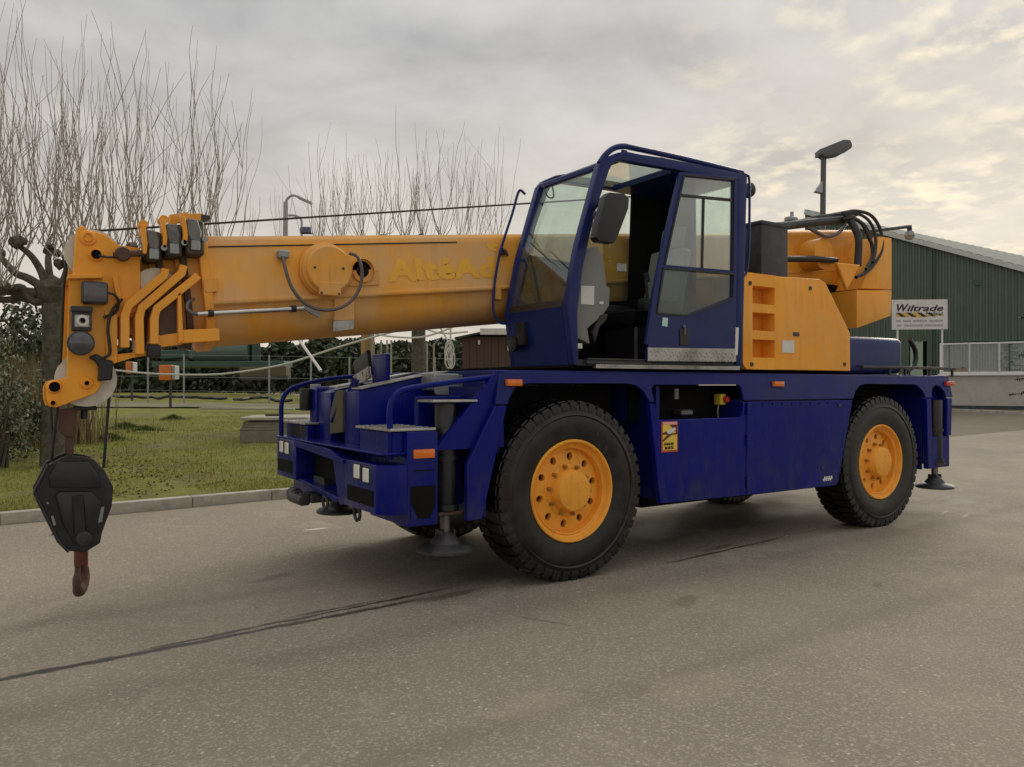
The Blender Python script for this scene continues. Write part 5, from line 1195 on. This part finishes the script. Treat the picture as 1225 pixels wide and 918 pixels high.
# stack of boards: each board is a thing
g = G(322, 17.2); M0 = frame_M(g + RT * -.62, RT * .99 + FW * .12, (-RT * .12 + FW * .99))
zc = .0
bl = ['thick bottom board of the weathered stack on the lawn', 'second board from the bottom of the weathered stack', 'middle board of the weathered stack on the lawn', 'board just under the pale top one of the weathered stack', 'pale top board of the weathered stack on the lawn']
for k, (th, sh, mt) in enumerate(((.27, 0, BOARD), (.06, .0, BOARD), (.07, .03, BOARD), (.06, .05, BOARD), (.07, .0, BOARDT))):
    b = new(); M = Matrix.Translation((0, 0, zc)) @ M0; box(b, (sh, -.1 + sh, 0), (1.45 + sh, 1.5, th), .012, 1, M); tag(obj('weathered_board', b, mt), bl[k], 'board', 'boards stacked on the lawn'); zc += th + (.0 if k != 3 else .03)
b = new(); M = Matrix.Translation((0, 0, zc - .0)) @ M0; box(b, (.42, .5, .002), (.72, .58, .05), .01, 1, M); tag(obj('rusty_bracket', b, RUST), 'small rusty bracket lying on top of the board stack', 'bracket')
# hut
D = 27; a, c = PD(553, 440, D), PD(640, 402, D); g = G(580, D); t = thing('garden_hut', 'brown boarded hut with white roof edge behind the crane cab', 'hut', g)
M = frame_M((a.x, a.y, g.z), RT, FW); wd = (c - a).dot(RT); hh = c.z - g.z
for k in range(10): b = new(); box(b, (k * wd / 10 + .004, 0, 0), ((k + 1) * wd / 10 - .004, .05, hh - .02), .006, 1, M); obj('wall_board', b, HUTB, t)
b = new(); box(b, (0, .05, 0), (wd, 2.2, hh - .02), 0, 1, M); obj('wall', b, HUTB, t)
b = new(); prism(b, [(-.25, hh - .12), (.6, hh + .06), (wd + .3, hh + .10), (wd + .3, hh + .16), (.6, hh + .12), (-.25, hh - .06)], -.25, 2.4); b.transform(frame_M((a.x, a.y, g.z), RT, FW)); ro = obj('roof', b, DGR, t)
b = new(); box(b, (.62, -.29, hh + .02), (wd + .3, -.255, hh + .24), .01, 1, M); obj('roof_trim', b, HUTR, t)
b = new(); box(b, (1.55, -.03, hh - .5), (1.85, -.004, hh - .35), .006, 1, M); obj('sign_plate', b, HUTR, t)
b = new(); cyl(b, M @ Vector((.58, -.06, hh - .30)), M @ Vector((.58, -.06, hh - .15)), .04, n=10); obj('wall_lamp', b, HUTR, t)
# green trailer with tank among the hedge
D = 46; t = thing('tank_trailer', 'dark green trailer carrying a pale tank beyond the lawn fence', 'trailer', G(265, D))
b = new(); tube(b, [PD(235, 420, D), PD(300, 420, D)], .75, 16); obj('tank', b, GLS2, t)
b = new(); bar(b, PD(190, 437, D), PD(345, 436, D), 1.8, .35, bev=.03); bar(b, PD(305, 432, D), PD(305, 405, D), .5, .5, up=(1, 0, 0), bev=.02); bar(b, PD(198, 425, D), PD(228, 424, D), 1.5, .5, bev=.03); obj('frame', b, GRNM, t)
for px in (200, 300, 330):
    c = PD(px, 447, D); b = new(); cyl(b, c - FW * .9, c - FW * .6, .5, n=20, bev=.05); obj('wheel', b, RUB, t)
t = thing('log_pile_rack', 'dark low rack with stacked timber right of the trailer', 'rack', G(318, 44)); b = new(); bar(b, PD(290, 447, 44), PD(345, 446, 44), 1.0, .7, bev=.04); obj('timber', b, WOOD, t)
b = new(); bar(b, PD(290, 453, 43.4), PD(345, 452, 43.4), .2, .2); obj('bearer', b, DGR, t)
# yellow lantern-like post
g = G(440, 29); t = thing('striped_marker_post', 'pale yellow marker post standing beside the middle tree', 'post', G(440, 27)); b = new(); a = PD(440, 398, 27); bar(b, G(440, 27), a, .36, .36, up=(1, 0, 0), bev=.02); obj('post_body', b, simple('straw_post', (.32, .20, .07), .8, var=.35, scale=7), t)
b = new(); tube(b, [PD(445, 400, 26.7), G(447, 26.7)], .04, 6); obj('steel_strap', b, GALV, t)

# street lamps
D = 64; g = G(341, D); t = thing('street_lamp', 'grey street lamp with bent curved arm standing behind the boom', 'street lamp', g)
b = new(); tube(b, [g, PD(341.5, 300, D), PD(342, 242, D)], .26, 10, .20); tube(b, [PD(342, 243, D), PD(344, 238, D), PD(352, 234, D), PD(372, 243, D)], .11, 8, .1, smooth=3); obj('pole', b, POT, t)
b = new(); bar(b, PD(357, 236.5, D), PD(373, 243.5, D), .5, .2, bev=.03); obj('lamp_head', b, POT, t)
D = 62; g = G(361, D); t = thing('yard_lamp', 'short lamp on a thin bent arm right of the curved street lamp', 'street lamp', g); b = new(); tube(b, [g, PD(361, 264, D)], .09, 8); tube(b, [PD(361, 266, D), PD(359, 261, D), PD(352, 258, D), PD(345, 258, D)], .09, 8, smooth=3); bar(b, PD(353, 259, D), PD(361, 261, D), .2, .15, bev=.02); obj('pole', b, POT, t)
b = new(); bar(b, PD(360, 276, D), PD(373, 276, D),   .7, .5, bev=.08); obj('lamp_head', b, simple('blue_grey_lamp', (.10, .11, .17), .5), t)
D = 26; p0 = PD(983.5, 400, D); g = Vector((p0.x, p0.y, 0)); t = thing('floodlight_mast', 'dark mast with a wedge shaped floodlight on top, behind the crane tail', 'street lamp', g)
b = new(); tube(b, [g, PD(983.8, 300, D), PD(985.2, 188, D)], .10, 12, .088); lathe(b, [(.15, 0), (.15, .03), (.06, .06)], g, (0, 0, 1), 12); obj('pole', b, simple('dark_mast_paint', (.085, .088, .10), .5), t)
b = new(); pts = [(977.5, 181), (978, 188), (981, 187), (985, 190), (1002, 186.5), (1015.5, 179.5), (1016.5, 176), (1014, 170), (1006, 169.5)]
M = frame_M(PD(977, 188, D), RT, (0, 0, 1)); b2 = new(); o0 = PD(977, 188, D); prism(b2, [((PD(x, y, D) - o0).dot(RT), (PD(x, y, D) - o0).z) for x, y in pts], -.22, .22, 'z', .02, 2); b2.transform(M); merge(b, b2); obj('lamp_head', b, simple('dark_lamp_paint', (.10, .105, .115), .5), t)
b = new(); b2 = new(); prism(b2, [((PD(x, y, D) - o0).dot(RT), (PD(x, y, D) - o0).z) for x, y in ((974, 230), (983, 217), (983, 232))], -.1, .1, 'z', .01); b2.transform(M); merge(b, b2); obj('side_spotlight', b, POT, t)

# ---- warehouse
A0, A1 = PZ(1000, 487.4, 0), PZ(1225, 490.4, 0); WD = (A1 - A0); WL = WD.length; WD.normalize(); WN = Vector((-WD.y, WD.x, 0))
if WN.dot(A0 - CAM) < 0: WN = -WN
def wall_pt(px, py):
    "point of the facade plane seen at a pixel"
    r = _ray(px, py); t_ = (A0 - CAM).dot(WN) / r.dot(WN); return CAM + r * t_
def wu(px, py): q = wall_pt(px, py); return (q - A0).dot(WD), q.z
wh = thing('warehouse', 'long green corrugated warehouse with grey roof and white office windows', 'building', A0 + WD * WL * .5)
MW = frame_M(A0, WD, (0, 0, 1)); zo = 1 if (MW.to_3x3() @ Vector((0, 0, 1))).dot(WN) < 0 else -1      # local +z * zo points at the camera
def wbox(d, u0, z0, u1, z1, t0, t1, bev=0): lo, hi = sorted((t0 * zo, t1 * zo)); return box(d, (u0, z0, lo), (u1, z1, hi), bev, 1, MW)
def wpart(name, bm, mat, parent=None, label=None): return obj(name, bm, mat, parent or wh, label)
UE = WL + 16
uL, zL = wu(1068, 283); uR, zR = wu(1222, 323.5); sl = (zR - zL) / (uR - uL)
eave = lambda u: zL + (u - uL) * sl
w0u, wz0 = wu(1124, 447.5); wz1 = wu(1124, 411)[1]
zr_ = wz0 - .10
b = new(); wbox(b, -2, 0, UE, zr_, -.3, .02); wpart('rendered_plinth', b, RENDER)
b = new(); wbox(b, -2, 0, UE, .22, 0.0, .07); wpart('dark_base', b, DGR)  # dark strip along the foot of the wall
# cladding sheets, each ribbed, with gaps left for the windows and door
d0u, dz1 = wu(1089, 409); d1u = wu(1104, 409)[0]
step = .34
k = 0; u = -2.0
sheet = None; n_in = 0
while u < UE:
    if sheet is None: sheet = new(); n_in = 0
    u1 = u + step; lo_z = zr_
    if u1 > w0u: lo_z = wz1 + .06
    if d0u - step < u < d1u: lo_z = dz1
    def rib(ua, ub, ta, tb):
        vs = []
        bb = new()
        for (uu, tt, z) in ((ua, ta, lo_z), (ub, tb, lo_z), (ub, tb, eave(ub)), (ua, ta, eave(ua))): vs.append(bb.verts.new(MW @ Vector((uu, z, tt * zo))))
        bb.faces.new(vs); merge(sheet, bb)
    rib(u, u + step * .42, .02, .02); rib(u + step * .42, u + step * .55, .02, .09); rib(u + step * .55, u + step * .87, .09, .09); rib(u + step * .87, u1, .09, .02)
    n_in += 1; u = u1
    if n_in == 3 or u >= UE: wpart('cladding_sheet', sheet, CLAD); sheet = None
b = new(); wbox(b, -2, zr_, UE, zr_ + .02, -.1, 0.0)
b2 = new(); prism(b2, [(-2, zr_), (UE, zr_), (UE, eave(UE)), (-2, eave(-2))], min(-.5 * zo, -.2 * zo), max(-.5 * zo, -.2 * zo), 'z'); b2.transform(MW); merge(b, b2); wpart('inner_wall', b, DARK)
b = new(); wbox(b, d0u, zr_ - 1.2, d1u, dz1, -.05, .03); wpart('door', b, PGD)
# windows: frame, panes, blinds
us_ = [w0u + i * (wu(1158.5, 430)[0] - w0u) for i in range(8)]
for i in range(7):
    b = new(); fw_ = .10
    wbox(b, us_[i], wz0, us_[i] + fw_, wz1, .0, .12, .008); wbox(b, us_[i + 1] - .002, wz0, us_[i + 1] + fw_ * .6, wz1, .0, .12, .008); wbox(b, us_[i] + fw_, wz1 - .10, us_[i + 1] - .002, wz1, .0, .12, .008); wbox(b, us_[i] + fw_, wz0, us_[i + 1] - .002, wz0 + .12, .0, .12, .008)
    wn = wpart('window', b, WFR)
    b = new(); wbox(b, us_[i] + fw_, wz0 + .12, us_[i + 1], wz1 - .1, .06, .068); obj('pane', b, WGLASS, wn)
    b = new(); n = 18; wv = (us_[i + 1] - us_[i] - fw_) / n
    for j in range(n):
        uu = us_[i] + fw_ + j * wv; wbox(b, uu + .01, wz0 + .12, uu + wv - .012, wz1 - .1, -.06 - .02 * (j % 2), -.05 - .02 * (j % 2))
    obj('blind', b, BLIND, wn)
b = new(); wbox(b, us_[0] - .1, wz0 - .12, us_[-1], wz0 - .005, -.02, .2, .01); wpart('window_sill', b, WFR)
b = new(); wbox(b, us_[0], wz0, us_[-1], wz1, -.3, -.2); wpart('room_back', b, DARK)
b = new(); wbox(b, wu(1169, 0)[0] - .2, wu(1169, 337)[1] - .25, wu(1169, 0)[0] + .25, wu(1169, 337)[1] + .1, .05, .12, .01); wpart('wall_vent', b, GRNM)
b = new(); ud = wu(1118, 420)[0]; wbox(b, ud - .06, 0, ud + .06, eave(ud) - .1, .10, .22, .03); wpart('downpipe', b, GRNM)
# roof with fascia
b = new(); bar(b, MW @ Vector((-2, eave(-2) + .05, .25 * zo)), MW @ Vector((uR + 1.2, eave(uR + 1.2) + .05, .25 * zo)), .12, .30, bev=.01); wpart('fascia', b, FASC)
nR = 26; uE2 = uR + 1.25
bk0 = PD(1094, 279, 70); bk1 = PD(1245, 311, 66)
f0 = MW @ Vector((-2, eave(-2) + .22, .3 * zo)); f1 = MW @ Vector((uE2, eave(uE2) + .22, .3 * zo)); back_dir = (bk1 - f1)
k0 = bk0 + (bk0 - bk1) * .6
for i in range(nR):
    a0, a1 = f0.lerp(f1, i / nR), f0.lerp(f1, (i + 1) / nR); c0, c1 = k0.lerp(bk1, i / nR), k0.lerp(bk1, (i + 1) / nR)
    b = new(); vs = []
    for p_, q_ in ((a0, c0), (a0.lerp(a1, .5), c0.lerp(c1, .5)), (a1, c1)): vs.append((p_, q_))
    mid_up = Vector((0, 0, .05)); th = Vector((0, 0, -.05))
    top_ = [b.verts.new(vs[0][0]), b.verts.new(vs[1][0] + mid_up), b.verts.new(vs[2][0]), b.verts.new(vs[2][1]), b.verts.new(vs[1][1] + mid_up), b.verts.new(vs[0][1])]
    b.faces.new((top_[0], top_[1], top_[4], top_[5])); b.faces.new((top_[1], top_[2], top_[3], top_[4]))
    bt = [b.verts.new(v.co + th) for v in top_]; b.faces.new((bt[0], bt[5], bt[4], bt[1])); b.faces.new((bt[1], bt[4], bt[3], bt[2])); b.faces.new((top_[0], bt[0], bt[1], top_[1])); b.faces.new((top_[1], bt[1], bt[2], top_[2]))
    wpart('roof_sheet', b, ROOFM)
# far kerb in front of the warehouse
b = new(); pa, pc = PZ(1050, 487.5, 0), PZ(1300, 499.5, 0)
fk = struct(bpy.data.objects.new('far_kerb', None)); col.objects.link(fk); fk.location = pa
n = int((pc - pa).length / 1.0)
for i in range(n):
    b = new(); q0 = pa.lerp(pc, i / n); q1 = pa.lerp(pc, (i + .99) / n); bar(b, q0 + Vector((0, 0, .05)), q1 + Vector((0, 0, .05)), .25, .16, bev=.015); obj('kerb_stone', b, CONC, fk)
# sign board on its post
c4 = [(1069, 359), (1136, 355.8), (1134, 394), (1067.3, 394.6)]
sD = 44; pts = [PD(x, y, sD) for x, y in c4]; o0 = pts[3]; ux = (pts[2] - pts[3]); uy = (pts[0] - pts[3]); MS = frame_M(o0, ux, uy); SW, SH = ux.length, uy.length
gS = PD(1128, 440, sD); sg = thing('company_sign', 'white company signboard on posts before the green warehouse wall', 'sign', (gS.x, gS.y, 0))
b = new(); box(b, (0, 0, -.06), (SW, SH, 0), .012, 1, MS); obj('board', b, WHITE, sg)
for px in (1075, 1128.5):
    p = PD(px, 400, sD) + FW * .12; b = new(); tube(b, [Vector((p.x, p.y, 0)), Vector((p.x, p.y, PD(px, 362, sD).z))], .05, 8); obj('sign_post', b, WFR, sg)
SF = lambda u, v: (u * SW, v * SH)
def stext(s, u, v, wfrac, size, bold, shear_, mat, nm, hfrac=None):
    tb = text_mesh(s, size, Matrix(), .002, bold, shear_)
    xs = [q.co.x for q in tb.verts]; ys = [q.co.y for q in tb.verts]; x0_, x1_ = min(xs), max(xs); y0_, y1_ = min(ys), max(ys)
    for q in tb.verts:
        q.co.x = u * SW + (q.co.x - x0_) / (x1_ - x0_) * wfrac * SW; q.co.y = v * SH + (q.co.y - y0_) / (y1_ - y0_) * (hfrac * SH); q.co.z += .006
    tb.transform(MS); obj(nm, tb, mat, sg, smooth=0, split=False)
stext('W', .085, .60, .215, 1, .03, .3, INK, 'sign_lettering', .26); stext('iltrade', .262, .605, .66, 1, .025, .3, INK, 'sign_lettering', .215)
b = new(); prism(b, [SF(.07, .43), SF(.50, .40), SF(.93, .47), SF(.93, .50), SF(.55, .50), SF(.55, .57), SF(.07, .57)], .002, .005, 'z'); b.transform(MS); obj('sign_stripe', b, GOLD, sg)
b = new()
for u in (.0, .19, .38, .54): prism(b, [SF(max(.07, u + .06), .565), SF(u + .14, .565), SF(u + .25, .425 if u < .5 else .44), SF(max(.07, u + .165), .425 if u < .5 else .44)], .004, .008, 'z')
prism(b, [SF(.80, .50), SF(.86, .495), SF(.92, .46), SF(.85, .46)], .004, .008, 'z'); b.transform(MS); obj('sign_stripe', b, INK, sg)
stext('Holland', .60, .49, .32, 1, .01, .3, INK, 'sign_lettering', .10)
b = new(); rs_ = random.Random(5)
for row, (v, segs) in enumerate(((.25, ((.08, .16), (.20, .34), (.37, .62), (.66, .92))), (.10, ((.08, .18), (.21, .56), (.58, .72), (.73, .92))))):
    for (u0, u1) in segs:
        u = u0
        while u < u1 - .01:
            l = rs_.uniform(.010, .018); prism(b, [SF(u, v), SF(u + l, v), SF(u + l, v + .06 + rs_.uniform(0, .03)), SF(u, v + .06)], .002, .005, 'z'); u += l + .006
b.transform(MS); obj('faded_small_print', b, INKG, sg)
# fir at the right edge
D = 30; p = PD(1256, 450, D); g = Vector((p.x, p.y, 0)); t = thing('fir_tree', 'dark fir whose branch tips enter at the right edge before the warehouse', 'tree', g)
b = new(); tube(b, [g, g + Vector((0, 0, 8))], .16, 8, .04); obj('trunk', b, BARK, t)
rng = random.Random(9); V = []; Fc = []; br = new()
for k in range(60):
    z = 1.2 + k * .112; L = (8.2 - z) * .20 * rng.uniform(.75, 1.2); a = k * 2.4; d = Vector((math.cos(a), math.sin(a), -.12)); s0 = g + Vector((0, 0, z)); e = s0 + d * L
    tube(br, [s0, e], .018, 4, .006)
    for i in range(160):
        q = s0.lerp(e, rng.uniform(.1, 1.05)); sd_ = (Vector((rng.gauss(0, 1), rng.gauss(0, 1), rng.gauss(0, .5))).normalized() + d * .8).normalized(); l = rng.uniform(.08, .2); s_ = sd_.cross(Vector((0, 0, 1))).normalized() * .022
        n0 = len(V); V += [q - s_, q + s_, q + sd_ * l]; Fc.append((n0, n0 + 1, n0 + 2))
obj('branch', br, BARK, t); me = bpy.data.meshes.new('needles'); me.from_pydata([tuple(v) for v in V], [], Fc); obj('needles', me, FIR, t, kind='stuff', smooth=0)
